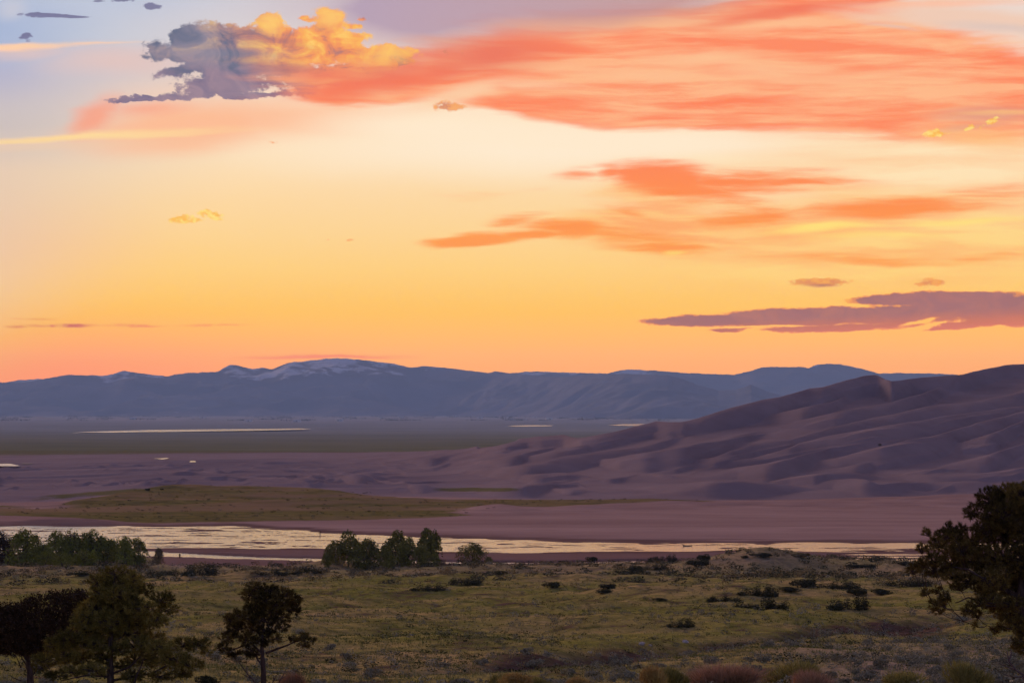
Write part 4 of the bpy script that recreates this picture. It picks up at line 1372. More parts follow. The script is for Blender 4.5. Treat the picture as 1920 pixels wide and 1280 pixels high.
pine('pinyon_pine', 'big shaggy pinyon pine leaning in from the right edge', 'pine tree', 1968, 96, 1330,
     [(1890, 925, 38, 22), (1855, 935, 30, 22), (1920, 925, 40, 26), (1830, 960, 16, 16), (1870, 965, 42, 28), (1915, 965, 42, 34), (1960, 950, 50, 40), (1845, 985, 32, 22), (1885, 1000, 44, 30), (1930, 1005, 44, 34),
      (1772, 990, 18, 12), (1762, 1000, 18, 12), (1745, 1000, 10, 9), (1790, 1005, 20, 14), (1806, 992, 12, 10), (1762, 1020, 24, 15), (1795, 1028, 30, 18), (1830, 1018, 32, 20), (1735, 1030, 13, 9), (1745, 1045, 20, 13),
      (1728, 1058, 14, 11), (1722, 1072, 12, 10), (1755, 1068, 26, 15), (1790, 1055, 34, 20), (1830, 1050, 40, 24), (1870, 1045, 44, 28), (1915, 1050, 46, 34), (1960, 1040, 46, 44), (1785, 1080, 26, 12), (1820, 1088, 36, 16),
      (1860, 1085, 42, 20), (1905, 1092, 44, 26), (1732, 1112, 8, 6), (1745, 1110, 8, 6), (1762, 1108, 10, 8), (1772, 1118, 14, 9), (1742, 1128, 9, 7), (1757, 1130, 8, 7), (1765, 1148, 12, 9), (1775, 1135, 10, 8),
      (1810, 1142, 14, 9), (1826, 1128, 18, 10), (1855, 1120, 28, 12), (1890, 1128, 30, 14), (1835, 1155, 8, 10), (1830, 1172, 6, 5), (1885, 1175, 16, 9), (1905, 1168, 24, 16), (1870, 1185, 10, 6), (1918, 1188, 18, 10),
      (2000, 990, 60, 50), (2020, 1060, 60, 40), (1985, 1110, 50, 30), (1960, 1180, 30, 14), (1890, 1152, 26, 15), (1912, 1202, 20, 12), (1938, 1172, 32, 24), (1868, 1138, 20, 10), (1925, 1215, 24, 14), (1845, 1108, 26, 12), (1800, 1100, 18, 8)],
     M_PINE_DARK, 37, 7.2, [(1958, 1262, 0), (1938, 1200, 0), (1912, 1140, 0), (1915, 1080, 0), (1925, 1000, 0), (1930, 930, 0)], 0.21,
     bare=[[(1912, 1148, 0), (1880, 1132, -0.3), (1840, 1128, -0.4), (1812, 1118, -0.4), (1788, 1128, -0.4)], [(1908, 1120, 0), (1860, 1095, -0.4), (1810, 1065, -0.5), (1780, 1060, -0.5)],
           [(1935, 1200, 0), (1910, 1180, -0.2), (1885, 1176, -0.2)]], density=1.05)


# the dark juniper behind the first pine
def juniper(col, depth, label):
    rng = np.random.default_rng(5)
    k = depth / F
    ox = (col - CX) * k
    oz = ground_at(ox, depth)
    root = empty('juniper', (ox, depth, oz))
    tag(root, label, 'juniper tree')
    P = lambda x, y, dy=0.0: np.array([(x - col) * k, dy, (CY - y) * k - oz])
    top = smooth_curve([(-80, 1170), (-30, 1140), (0, 1130), (30, 1128), (45, 1118), (60, 1113), (80, 1110), (100, 1104), (118, 1102), (140, 1101), (158, 1102), (166, 1120), (172, 1160)], 4)
    bot = smooth_curve([(-80, 1210), (-20, 1226), (20, 1228), (60, 1226), (100, 1225), (140, 1215), (172, 1190)], 10)
    crown = Geo()
    N_ = 2600
    xs = rng.uniform(-80, 168, N_)
    f = rng.uniform(0, 1, N_) ** 0.8
    ysr = top(xs) + 4 + (bot(xs) - top(xs) - 8) * f
    edge = np.minimum(1, np.minimum(xs + 80, 168 - xs) / 40)
    dy = rng.uniform(-1, 1, N_) * 1.7 * np.sqrt(np.clip(edge, 0.05, 1)) * np.sqrt(np.clip(1 - (2 * f - 1) ** 2, 0.12, 1))
    for x, y, d in zip(xs, ysr, dy):
        c = P(x, y, d)
        nn = 16
        cc = c + rng.normal(size=(nn, 3)) * 0.09
        v, fa = leaves(cc, rng.uniform(0.07, 0.15, nn), rng, 0.2, 0.5)
        crown.add(v, fa, np.clip(0.42 + rng.normal(0, 0.2) + rng.normal(0, 0.1, nn).repeat(4), 0, 1))
    crown.build('crown', M_JUNIPER, root)
    g = Geo()
    fork = [P(58, 1290), P(56, 1255), P(52, 1225)]
    t = np.concatenate([wiggle(a, b, 5, 0.02, rng)[:-1] for a, b in zip(fork[:-1], fork[1:])] + [np.array([fork[-1]])])
    g.tube(t, np.linspace(0.17, 0.09, len(t)), 8)
    g.build('trunk', M_BARK, root, True)
    for a, b, r in (((54, 1240), (20, 1180), 0.07), ((54, 1235), (80, 1170), 0.07), ((52, 1225), (120, 1150), 0.06), ((56, 1262), (32, 1220), 0.05), ((55, 1255), (70, 1222), 0.045), ((40, 1275), (18, 1262), 0.03),
                    ((57, 1270), (40, 1250), 0.03), ((40, 1250), (35, 1225), 0.03), ((57, 1268), (84, 1240), 0.03), ((50, 1232), (-30, 1175), 0.06)):
        q = Geo()
        w = wiggle(P(a[0], a[1], rng.uniform(-0.2, 0.2)), P(b[0], b[1], rng.uniform(-0.8, 0.8)), 6, 0.05, rng)
        q.tube(w, np.linspace(r, r * 0.35, 6), 6)
        q.build('limb', M_BARK, root, True)
    return root


juniper(58, 128, 'dense dark maroon juniper with a sloping top, behind the broad olive pine')


# ------------------------------------------------------------------ leafy trees along the river
def leafy_tree(name, label, cat, x, top, half, depth, mat, seed, foot=None, group=None, shape='oval', pale=False, lean=0.0, low=0.15):
    """x, top, half: photo column, row of the top and half width in photo pixels; it stands at the given distance"""
    rng = np.random.default_rng(seed)
    k = depth / F
    ox = (x - CX) * k
    oz = ground_at(ox, depth)
    H = (CY - top) * k - oz
    W = half * k * 1.2
    root = empty(name, (ox, depth, oz))
    tag(root, label, cat, group)
    g = Geo()
    stems = 1 if shape == 'tall' else 3
    ends = []
    for s in range(stems):
        e = np.array([rng.uniform(-0.35, 0.35) * W + lean * H, rng.uniform(-0.35, 0.35) * W, H * rng.uniform(0.75, 0.95)])
        p = wiggle([rng.uniform(-0.1, 0.1) * W, rng.uniform(-0.1, 0.1) * W, -0.2], e, 7, 0.05 * H / 6, rng)
        g.tube(p, np.linspace(0.022 * H, 0.006 * H, 7), 6)
        for _ in range(4):
            i = rng.integers(2, 6)
            q = p[i] + np.array([rng.uniform(-0.7, 0.7) * W, rng.uniform(-0.7, 0.7) * W, rng.uniform(0.05, 0.22) * H])
            g.tube(wiggle(p[i], q, 4, 0.02, rng), np.linspace(0.009 * H, 0.004 * H, 4), 5)
    g.build('trunk', M_BARK_PALE if pale else M_BARK, root, True)
    crown = Geo()
    nb = int(60 if shape != 'tall' else 44)
    for b in range(nb):
        z = rng.uniform(low, 0.96)
        if shape == 'spire':
            wz = (1 - z) ** 0.7 * 0.95 + 0.10
        elif shape == 'tall':
            wz = 0.35 + 0.65 * np.sin(np.pi * np.clip(z * 1.0, 0, 1)) ** 0.7 if z > 0.35 else 0.35
        else:
            wz = np.sqrt(np.clip(1 - ((z - 0.45) / 0.58) ** 2, 0.05, 1))
        a = rng.uniform(0, 2 * np.pi); rr = np.sqrt(rng.uniform(0.05, 1)) * wz * W * 0.85
        c = np.array([np.cos(a) * rr + lean * z * H, np.sin(a) * rr, z * H])
        rb = rng.uniform(0.22, 0.40) * min(W * 1.15, H * 0.6)
        nl = 60
        d = rand_dirs(rng, nl) * (rng.uniform(0.2, 1, nl) ** 0.5)[:, None]
        cc = c + d * np.array([rb, rb, rb * 1.1])
        rr_ = np.hypot(cc[:, 0] - lean * cc[:, 2], cc[:, 1]) / max(W, 0.1)
        roof = H * (1.02 - 0.42 * np.clip(rr_, 0, 1.2) ** 1.6 + 0.10 * np.sin(a * 3 + seed) - 0.10)
        cc[:, 2] = np.clip(np.where(cc[:, 2] > roof, roof - rng.uniform(0, 0.15, nl) * H, cc[:, 2]), 0.05, None)
        v, f = leaves(cc, rng.uniform(0.24, 0.46, nl) * H / 6.5, rng, 0.3, 0.6)
        crown.add(v, f, np.clip(0.45 + rng.normal(0, 0.16) + rng.normal(0, 0.12, nl).repeat(4), 0, 1))
    crown.build('crown', mat, root)
    return root


WIL = 'willow trees in the grove at the left'
wl_list = [(42, 988, 26, 770, 'tallest willow at the left end of the grove, with a pointed top'), (66, 1000, 16, 780, 'narrow willow pressed against the right side of the pointed left willow'),
           (84, 1016, 16, 772, 'low willow in the dip of the grove left of its tall middle'), (108, 993, 22, 782, 'tall willow on the left flank of the grove\'s high middle clump'),
           (133, 989, 22, 776, 'tall full willow at the centre of the high middle clump'), (153, 990, 20, 786, 'tall willow just right of the centre of the high middle clump'),
           (176, 989, 20, 774, 'tall willow closing the high middle clump on its right'), (200, 1005, 15, 780, 'thin topped willow right of the high middle clump of the grove'),
           (216, 1004, 14, 790, 'dark slender willow second from the right end row of the grove'), (234, 1003, 16, 772, 'willow with two peaks near the right end of the grove'),
           (256, 1006, 16, 778, 'last willow at the right end of the grove, beside the open water'), (118, 1034, 18, 745, 'short olive willow bush standing in front of the grove'),
           (85, 1032, 26, 752, 'wide brownish willow bush at the left foot of the grove'), (160, 1028, 26, 750, 'shadowed low willow filling the right front of the grove')]
for i, (x, tp_, hf, dp, lb) in enumerate(wl_list):
    leafy_tree('willow_tree', lb, 'willow', x, tp_, hf * 1.22, dp, M_WILLOW, 100 + i, group=WIL, shape='spire' if i in (0, 9) else 'oval', low=0.0)
leafy_tree('scrub_tree', 'round black-brown scrub tree cut off by the left edge, before the river', 'tree', 4, 994, 20, 790, M_JUNIPER, 140)
leafy_tree('scrub_bush', 'small pointed olive bush between the willow grove and the standing person', 'bush', 297, 1026, 12, 770, M_BROWNBUSH, 141, shape='spire', low=0.03)
COT = 'cottonwood trees in the clump at the centre'
ct = [(655, 990, 22, 775, 'tall cottonwood with a rounded top at the left of the central clump', 'tall', False), (630, 1008, 18, 782, 'open cottonwood on the clump\'s left side with a pale thin trunk', 'oval', True),
      (614, 1032, 10, 770, 'low cottonwood sapling at the clump\'s far left foot', 'oval', False), (690, 1004, 22, 778, 'cottonwood in the middle dip of the central clump', 'oval', False),
      (674, 1020, 20, 768, 'short leafy cottonwood in front of the clump\'s left half', 'oval', False), (745, 992, 24, 780, 'broad cottonwood right of the clump\'s middle, rounded and dense', 'oval', False),
      (765, 1003, 18, 774, 'cottonwood joining the broad one to the tall forked one', 'oval', False), (724, 1018, 18, 766, 'low dark cottonwood filling the clump\'s middle front', 'oval', False),
      (799, 985, 16, 778, 'tallest cottonwood, thin and forked, at the right of the central clump', 'tall', False), (815, 992, 13, 784, 'leaning right fork of tree beside the tallest cottonwood', 'tall', False),
      (790, 1018, 16, 770, 'short cottonwood under the tallest one', 'oval', False), (815, 1034, 9, 768, 'small separate cottonwood bush right of the central clump', 'oval', False)]
for i, (x, tp_, hf, dp, lb, sh, pl) in enumerate(ct):
    leafy_tree('cottonwood_tree', lb, 'cottonwood', x, tp_, hf, dp, M_COTTON, 200 + i, group=COT, shape=sh, pale=pl, low=0.02 if sh != 'tall' else 0.25)
leafy_tree('cottonwood_tree', 'lone wide cottonwood bush standing apart, right of the central clump', 'cottonwood', 884, 1014, 28, 790, M_COTTON, 220, low=0.12)
leafy_tree('scrub_bush', 'little dark bush at the right foot of the lone wide cottonwood', 'bush', 916, 1042, 8, 790, M_COTTON, 221, low=0.02)
leafy_tree('scrub_bush', 'brown dry bush at the right foot of the central cottonwood clump', 'bush', 826, 1046, 12, 775, M_BROWNBUSH, 222, low=0.02)


# ------------------------------------------------------------------ shrubs
def shrub_mesh(name, mat, seed, n, leaf, flat=0.75, spiky=0.0, lump=5):
    """a shrub one metre across and about 'flat' metres high, leaf by leaf, made once and shared by its copies"""
    rng = np.random.default_rng(seed)
    g = Geo()
    cs = [np.array([0, 0, 0.30 * flat])] + [np.array([rng.uniform(-0.3, 0.3), rng.uniform(-0.3, 0.3), rng.uniform(0.25, 0.62) * flat]) for _ in range(lump)]
    per = n // len(cs)
    for i, c in enumerate(cs):
        rb = np.array([0.34, 0.34, 0.36 * flat]) if i == 0 else np.array([1, 1, flat]) * rng.uniform(0.17, 0.27)
        d = rand_dirs(rng, per) * (rng.uniform(0.3, 1, per) ** 0.5)[:, None]
        cc = c + d * rb
        cc[:, 2] = np.clip(cc[:, 2], 0.01, None)
        t = np.clip(0.45 + rng.normal(0, 0.15) + rng.normal(0, 0.13, per), 0, 1)
        if spiky > 0:
            dirs = d * 0.6 + np.array([0, 0, 0.8]) + rng.normal(size=(per, 3)) * 0.2
            dirs /= np.linalg.norm(dirs, axis=1)[:, None]
            v, f = blades(cc, dirs, rng.uniform(0.6, 1.2, per) * spiky, leaf, rng)
            g.add(v, f, t.repeat(3))
        else:
            v, f = leaves(cc, rng.uniform(0.6, 1.3, per) * leaf, rng, 0.25, 0.55)
            g.add(v, f, t.repeat(4))
    for _ in range(6):
        a = rng.uniform(0, 6.28)
        g.tube(wiggle([0, 0, -0.08], [np.cos(a) * 0.3, np.sin(a) * 0.3, 0.5 * flat], 4, 0.02, rng), np.linspace(0.02, 0.006, 4), 4, 0.1)
    o = g.build(name, mat, link=False)
    me = o.data
    bpy.data.objects.remove(o)
    return me


def place_shrub(name, me, x, y, w, h, label, cat, group=None, rz=0.0, d=None):
    o = bpy.data.objects.new(name, me)
    COL.objects.link(o)
    o.location = (x, y, ground_at(x, y) - 0.03)
    o.scale = (w, d or w, h)
    o.rotation_euler = (0, 0, rz)
    return tag(o, label, cat, group)


SAGE_ME = [shrub_mesh('sagebrush', M_SAGE, 300 + i, 420, 0.11, 0.62) for i in range(5)]
DARK_ME = [shrub_mesh('scrub_bush', M_DARKBUSH, 320 + i, 1900, 0.085, 0.7, lump=9) for i in range(4)]
def thicket_mesh(mat, seed, n, leaf):
    """a ragged run of bushes one metre long and about half as high, its clumps of very different heights"""
    rng = np.random.default_rng(seed)
    g = Geo()
    lumps = 13
    xs = np.sort(rng.uniform(-0.48, 0.48, lumps))
    for x in xs:
        hgt = rng.uniform(0.2, 0.75) * (1 - 0.75 * abs(x) ** 1.5)
        rb = np.array([rng.uniform(0.08, 0.17), rng.uniform(0.10, 0.28), hgt * 0.62])
        per = n // lumps
        d = rand_dirs(rng, per) * (rng.uniform(0.1, 1.12, per) ** 0.6)[:, None]
        cc = np.array([x, rng.uniform(-0.2, 0.2), hgt * 0.42]) + d * rb
        cc[:, 2] = np.clip(cc[:, 2], 0.01, None)
        v, f = leaves(cc, rng.uniform(0.5, 1.3, per) * leaf, rng, 0.3, 0.55)
        g.add(v, f, np.clip(0.4 + rng.normal(0, 0.2) + rng.normal(0, 0.13, per), 0, 1).repeat(4))
        for _ in range(3):
            g.tube(wiggle([x, 0, -0.05], [x + rng.uniform(-0.08, 0.08), rng.uniform(-0.1, 0.1), hgt * rng.uniform(0.6, 1.1)], 4, 0.01, rng), np.linspace(0.006, 0.002, 4), 4, 0.1)
    g.tube(np.array([[xs[0], 0, 0.01], [0, 0, 0.02], [xs[-1], 0, 0.01]]), [0.012, 0.012, 0.012], 4, 0.1)
    o = g.build('scrub_bush', mat, link=False)
    me = o.data
    bpy.data.objects.remove(o)
    return me


THICK_ME = [thicket_mesh(M_DARKBUSH, 350 + i, 3000, 0.055) for i in range(5)]
BROWN_ME = [shrub_mesh('scrub_bush', M_BROWNBUSH, 330 + i, 1300, 0.09, 0.7, lump=7) for i in range(3)]
_q = random.Random(9)
# dark scrub on the slope and the bank: photo column, row of its foot, width and height in photo pixels, label
dark = [(1425, 1118, 66, 20, 'dark rounded scrub bush on the slope under the sandy hummock, the higher of the pair'), (1356, 1128, 52, 12, 'flat dark scrub bush left of the longest dark thicket on the slope'),
        (1429, 1144, 92, 22, 'longest dark scrub thicket on the open slope right of centre'), (1480, 1109, 42, 12, 'small dark bush between two thickets below the hummock'),
        (1508, 1101, 52, 19, 'dark tufted bush directly below the right end of the hummock'), (1570, 1104, 82, 14, 'long low dark thicket below the hummock, toward the right'),
        (1608, 1115, 40, 14, 'olive dark bush, left one of two even bushes at right'), (1653, 1115, 40, 14, 'olive dark bush, right one of two even bushes at right'),
        (1591, 1142, 66, 26, 'drooping dark bush above the dry gully at right'), (1698, 1100, 84, 14, 'long dark thicket running up to the big right pine'),
        (1279, 1176, 46, 14, 'single dark mound bush in the middle of the meadow slope'), (1239, 1126, 28, 7, 'thin dark bush low on the slope left of the long thicket'),
        (1140, 1104, 34, 12, 'dark bush in the scrub belt right of centre, upper of two'), (1130, 1112, 38, 10, 'dark bush in the scrub belt right of centre, lower of two'),
        (870, 1096, 56, 13, 'widest dark bush of the scrub belt below the lone cottonwood'), (807, 1107, 60, 11, 'low dark thicket left of the widest bush in the scrub belt'),
        (1035, 1101, 34, 13, 'dark round bush alone at the centre of the scrub belt'), (937, 1077, 24, 9, 'little dark bush high on the bank below the lone cottonwood'),
        (375, 1078, 54, 21, 'black-brown spreading bush on the sandy bank left of centre'), (300, 1078, 60, 8, 'thin dark thicket on the bank behind the olive pine'), (150, 1079, 40, 8, 'thin dark thicket on the bank below the willow grove'),
        (1108, 1054, 24, 13, 'green round bush on the bank against the wet sand'), (1320, 1052, 26, 16, 'dark upright bush left of the hummock against the river'), (1243, 1053, 46, 13, 'wide green bush on the bank against the pale water line'),
        (1430, 1044, 38, 10, 'dark bush on top of the sandy hummock'), (1395, 1046, 16, 6, 'very small dark bush on the hummock left of the larger one'), (1310, 1062, 44, 16, 'dark thicket at the left foot of the hummock'),
        (1180, 1075, 50, 12, 'dark thicket on the bank between green bushes right of centre'), (1215, 1068, 60, 12, 'long dark thicket on the bank below the wide green bush'),
        (1500, 1044, 34, 11, 'brown twiggy bush on the right shoulder of the hummock'), (1615, 1064, 60, 8, 'low dark fringe of scrub along the bank right of the hummock'), (1700, 1060, 36, 9, 'dark scrub on the bank next to the big right pine'),
        (510, 1078, 60, 11, 'grey thicket on the bank behind the small dark pine, left of centre'), (575, 1075, 50, 9, 'grey thicket on the bank left of the central cottonwoods'), (1900, 1120, 60, 14, 'dark bush behind the big right pine'),
        (390, 1290, 46, 30, 'dark pointed young bush at the bottom between the two left pines')]
for i, (x, y, w, h, lb) in enumerate(dark):
    X, Y, Z = at_row(x, y)
    k = Y / F
    me = (THICK_ME[i % 5] if w > 40 and w / h > 2.2 and 'hummock' not in lb[-9:] else BROWN_ME[i % 3] if ('brown' in lb or 'grey' in lb) and 'black' not in lb else DARK_ME[i % 4])
    place_shrub('scrub_bush', me, X, Y, w * k * 1.12, h * k * (1.5 if me not in THICK_ME else 1.9), lb, 'bush', 'dark scrub bushes on slope and bank', 0 if w > 40 else _q.uniform(-0.5, 0.5), d=min(w * k, 6.0))

# big clumps along the bottom edge
RAB_ME = shrub_mesh('rabbitbrush', M_RABBIT, 341, 2600, 0.018, 0.9, 0.16, 9)
RABG_ME = shrub_mesh('rabbitbrush', M_RABBIT_GREEN, 342, 3000, 0.018, 0.85, 0.16, 10)
RED_ME = shrub_mesh('bunchgrass', M_REDGRASS, 343, 3200, 0.014, 0.6, 0.42, 8)
front = [(1218, 1300, 62, 54, RAB_ME, 'round golden brown rabbitbrush at the bottom, right of centre', 'rabbitbrush'), (1262, 1302, 56, 52, RABG_ME, 'olive rabbitbrush leaning on the round golden one at the bottom', 'rabbitbrush'),
         (1345, 1305, 135, 62, RED_ME, 'wide russet bunchgrass patch along the bottom edge', 'bunchgrass'), (1488, 1312, 110, 78, RABG_ME, 'large domed olive brown rabbitbrush at the bottom edge, right', 'rabbitbrush'),
         (1530, 1308, 70, 56, RED_ME, 'tall straw bunchgrass behind the large domed rabbitbrush', 'bunchgrass'), (1700, 1300, 90, 40, RABG_ME, 'green rabbitbrush cut by the bottom edge near the right pine', 'rabbitbrush'),
         (1812, 1300, 100, 66, RABG_ME, 'grey-green rabbitbrush beside the dead branch at lower right', 'rabbitbrush'), (1880, 1296, 120, 70, SAGE_ME[2], 'pale grey sagebrush behind the dead branch at lower right', 'sagebrush'),
         (970, 1296, 60, 34, RAB_ME, 'small orange rabbitbrush at the bottom centre', 'rabbitbrush'), (935, 1292, 44, 26, RABG_ME, 'low olive rabbitbrush left of the small orange one', 'rabbitbrush'),
         (1080, 1296, 50, 26, RAB_ME, 'low tan rabbitbrush between the orange and the golden ones', 'rabbitbrush'), (1010, 1300, 50, 28, RABG_ME, 'yellowish low rabbitbrush just right of the small orange one', 'rabbitbrush'),
         (545, 1285, 46, 28, RED_ME, 'small russet bunchgrass right of the small pine\'s trunk', 'bunchgrass')]
for i, (x, y, w, h, me, lb, ct_) in enumerate(front):
    dpt = 132 + (i % 4) * 3
    X = (x - CX) / F * dpt
    k = dpt / F
    gz = ground_at(X, dpt)
    top = (CY - (y - h - 12)) * k
    hh = max(0.5, top - gz)
    place_shrub(ct_, me, X, dpt, w * k * 1.05, hh / 0.95, lb, ct_, None, i * 1.3)

# the blue-grey sagebrush under the right pine
X, Y, Z = at_row(1802, 1166)
place_shrub('sagebrush', SAGE_ME[0], X, Y, 46 * Y / F, 20 * Y / F * 1.4, 'blue-grey mound of sagebrush under the boughs of the right pine', 'sagebrush')

# sagebrush all over the slope: the nearest three hundred are things of their own, the rest one mass
rng = np.random.default_rng(77)
cand = []
while len(cand) < 6600:
    u = rng.uniform(0, 1, 4000)
    Yc = 128 * (800 / 128) ** u
    a = rng.uniform(-0.19, 0.19, 4000)
    Xc = a * Yc
    patch = fbm(Xc / 30, Yc / 30, 3, 0.55, 71)
    near_rav = np.exp(-(seg_dist(Xc, Yc, RAV_PTS) / 5.0) ** 2)
    colp = CX + a * F
    belt = sstep(Yc, 560, 700)
    right = sstep(colp, 1350, 1700) * (1 - sstep(Yc, 210, 280))
    p = 0.10 + 0.25 * (patch > 0.25) + 0.75 * near_rav + 0.55 * belt + 0.55 * right
    keep = rng.uniform(0, 1, 4000) < p
    for x, y in zip(Xc[keep], Yc[keep]):
        cand.append((x, y))
cand = np.array(cand[:6600])
cand = cand[np.argsort(cand[:, 1])]
size = np.clip(rng.lognormal(-0.55, 0.38, len(cand)), 0.25, 1.4) * (1 + 0.35 * sstep(cand[:, 1], 560, 700))
zc = hill_z(cand[:, 0], cand[:, 1])
inview = np.abs(cand[:, 0] / cand[:, 1]) < 0.171
apparent = np.where(inview & (cand[:, 1] > 140), size / cand[:, 1], 0)
order = np.argsort(-apparent)
big = set(order[:300].tolist())
mass = Geo()
protos = []
for me in SAGE_ME:
    nv = len(me.vertices)
    co = np.empty(nv * 3, np.float32); me.vertices.foreach_get('co', co); co = co.reshape(-1, 3)
    ti = np.empty(nv, np.float32); me.attributes['tint'].data.foreach_get('value', ti)
    protos.append((co, ti, me))
# light clump for the mass: few leaves
light = []
for i in range(6):
    r2 = np.random.default_rng(900 + i)
    d = rand_dirs(r2, 46) * (r2.uniform(0.3, 1, 46) ** 0.5)[:, None] * np.array([0.45, 0.45, 0.32]) + np.array([0, 0, 0.26])
    d[:, 2] = np.clip(d[:, 2], 0.02, None)
    light.append(leaves(d, r2.uniform(0.12, 0.24, 46), r2, 0.25, 0.6))
for i in range(len(cand)):
    x, y = cand[i]
    s = size[i]
    rz = rng.uniform(0, 6.28)
    if i in big:
        me = protos[i % 5][2]
        o = bpy.data.objects.new('sagebrush', me)
        COL.objects.link(o)
        o.location = (x, y, zc[i] - 0.03)
        o.scale = (s, s, s * rng.uniform(0.75, 1.1))
        o.rotation_euler = (0, 0, rz)
        tag(o, 'low grey sagebrush clump scattered on the grassy slope', 'sagebrush', 'sagebrush clumps scattered over the slope')
    else:
        v, f = light[i % 6]
        c, sn_ = math.cos(rz), math.sin(rz)
        w = np.stack([v[:, 0] * c - v[:, 1] * sn_, v[:, 0] * sn_ + v[:, 1] * c, v[:, 2]], 1) * s + np.array([x, y, zc[i] - 0.03])
        mass.add(w, f, np.clip(0.45 + rng.normal(0, 0.18) + rng.normal(0, 0.1, len(v) // 4).repeat(4), 0, 1))
tag(mass.build('sagebrush_cover', M_SAGE), 'mass of small grey sagebrush farther down the slope', 'sagebrush', kind='stuff')

# brown and dark scrub that fills the belt along the bank
rng = np.random.default_rng(79)
belt_g, dark_g = Geo(), Geo()
nb_ = 0
while nb_ < 2600:
    a = rng.uniform(-0.19, 0.19); Yc = rng.uniform(560, 850)
    colp = CX + a * F
    yb = float(np.interp(a, AZ, YB))
    if Yc > yb + 6 or (290 < colp < 360 and Yc > 730):
        continue
    pt = float(fbm(np.array([a * Yc / 18]), np.array([Yc / 30]), 3, 0.55, 91)[0])
    dens_ = float(sstep(Yc, 560, 690)) * (0.45 + 0.55 * (pt > 0.0)) + 0.25 * float(np.exp(-((colp - 1430) / 130) ** 2))
    if rng.uniform() > dens_:
        continue
    X = a * Yc
    z = ground_at(X, Yc)
    s = rng.uniform(0.7, 2.2) * (1.35 if pt > 0.25 else 1.0)
    v, f = light[nb_ % 6]
    rz = rng.uniform(0, 6.28); c, sn_ = math.cos(rz), math.sin(rz)
    w = np.stack([(v[:, 0] * c - v[:, 1] * sn_) * s * 1.3, (v[:, 0] * sn_ + v[:, 1] * c) * s, v[:, 2] * s * 0.9], 1) + np.array([X, Yc, z - 0.03])
    (dark_g if rng.uniform() < 0.38 + 0.25 * (pt > 0.3) else belt_g).add(w, f, np.clip(0.45 + rng.normal(0, 0.2) + rng.normal(0, 0.1, len(v) // 4).repeat(4), 0, 1))
    nb_ += 1
tag(belt_g.build('scrub_cover', M_BROWNBUSH), 'low brown scrub matting the bank above the river', 'scrub', kind='stuff')
tag(dark_g.build('scrub_cover', M_DARKBUSH), 'low dark scrub matting the bank above the river', 'scrub', kind='stuff')

# small dark tufts among the grass
rng = np.random.default_rng(84)
tg = Geo()
n_ = 0
while n_ < 5200:
    Yc = 130 * (720 / 130) ** rng.uniform(0, 1); X = rng.uniform(-0.185, 0.185) * Yc
    if float(fbm(np.array([X / 16]), np.array([Yc / 22]), 3, 0.6, 87)[0]) < rng.uniform(-0.45, 0.75):
        continue
    s = rng.uniform(0.22, 0.62) * (1 + Yc / 900)
    v, f = light[n_ % 6]
    k_ = 4 * rng.integers(16, 30)
    rz = rng.uniform(0, 6.28); c, sn_ = math.cos(rz), math.sin(rz)
    w = np.stack([(v[:k_, 0] * c - v[:k_, 1] * sn_) * s * 1.5, (v[:k_, 0] * sn_ + v[:k_, 1] * c) * s, v[:k_, 2] * s * 0.8], 1) + np.array([X, Yc, ground_at(X, Yc) - 0.02])
    tg.add(w, f[:k_ // 4], np.clip(0.4 + rng.normal(0, 0.25), 0, 1))
    n_ += 1
tag(tg.build('grass_tufts', M_TUFT), 'small dark green tufts dotted through the grass', 'tufts', kind='stuff')

# grass of the slope
rng = np.random.default_rng(78)
G = 62000
u = rng.uniform(0, 1, G)
Yg = 122 * (640 / 122) ** (u ** 1.15)
Xg = rng.uniform(-0.185, 0.185, G) * Yg
pg = fbm(Xg / 22, Yg / 22, 4, 0.6, 81)
keep = (rng.uniform(0, 1, G) < 0.75 + 0.5 * pg) & (seg_dist(Xg, Yg, RAV_PTS) > 2.6)
Xg, Yg, pg = Xg[keep], Yg[keep], pg[keep]
Zg = hill_z(Xg, Yg)
ng = len(Xg); B = 5
base = np.stack([Xg, Yg, Zg], 1).repeat(B, 0) + rng.normal(size=(ng * B, 3)) * np.array([0.12, 0.12, 0.0])
base[:, 2] -= 0.02
dirs = rng.normal(size=(ng * B, 3)) * 0.35 + np.array([0, 0, 1.0])
dirs /= np.linalg.norm(dirs, axis=1)[:, None]
hl = (rng.uniform(0.12, 0.34, ng)).repeat(B) * rng.uniform(0.6, 1.1, ng * B)
v, f = blades(base, dirs, hl, 0.035 + 0.00012 * Yg.repeat(B), rng)
tint = np.clip(0.48 - pg * 0.6 + rng.normal(0, 0.24, ng), 0, 1).repeat(B).repeat(3)
go = make_mesh('grass', v, f, M_GRASS, attrs={'tint': tint})
tag(go, 'thin green and straw coloured grass covering the slope', 'grass', kind='stuff')

# ------------------------------------------------------------------ small things
def bed_at(x, y):
    """point of the river bed, sand flat or meadow at photo column and distance"""
    c = int(np.argmin(np.abs(XC - x)))
    r = int(np.argmin(np.abs(Yf[:, c] - y)))
    return (x - CX) / F * y, y, float(zf[r, c])


def dune_at(x, row_):
    c = int(np.argmin(np.abs(XC - x)))
    i = int(np.argmax(ZZ[:, c] / YY[:, c] * F >= CY - row_))
    return float(XX[i, c]), float(YY[i, c]), float(ZZ[i, c])


def flat_mat(name, col, rough=0.9):
    m, n, b = new_mat(name)
    p = n.new('ShaderNodeTexCoord').outputs['Object']
    s = n.noise(p, 6.0, 4, 0.6)
    c = col + (1,)
    n.put(b.inputs['Base Color'], n.mix(n.rng(s, 0.3, 0.7), tuple(v * 0.75 for v in col) + (1,), c))
    b.inputs['Roughness'].default_value = rough
    return m


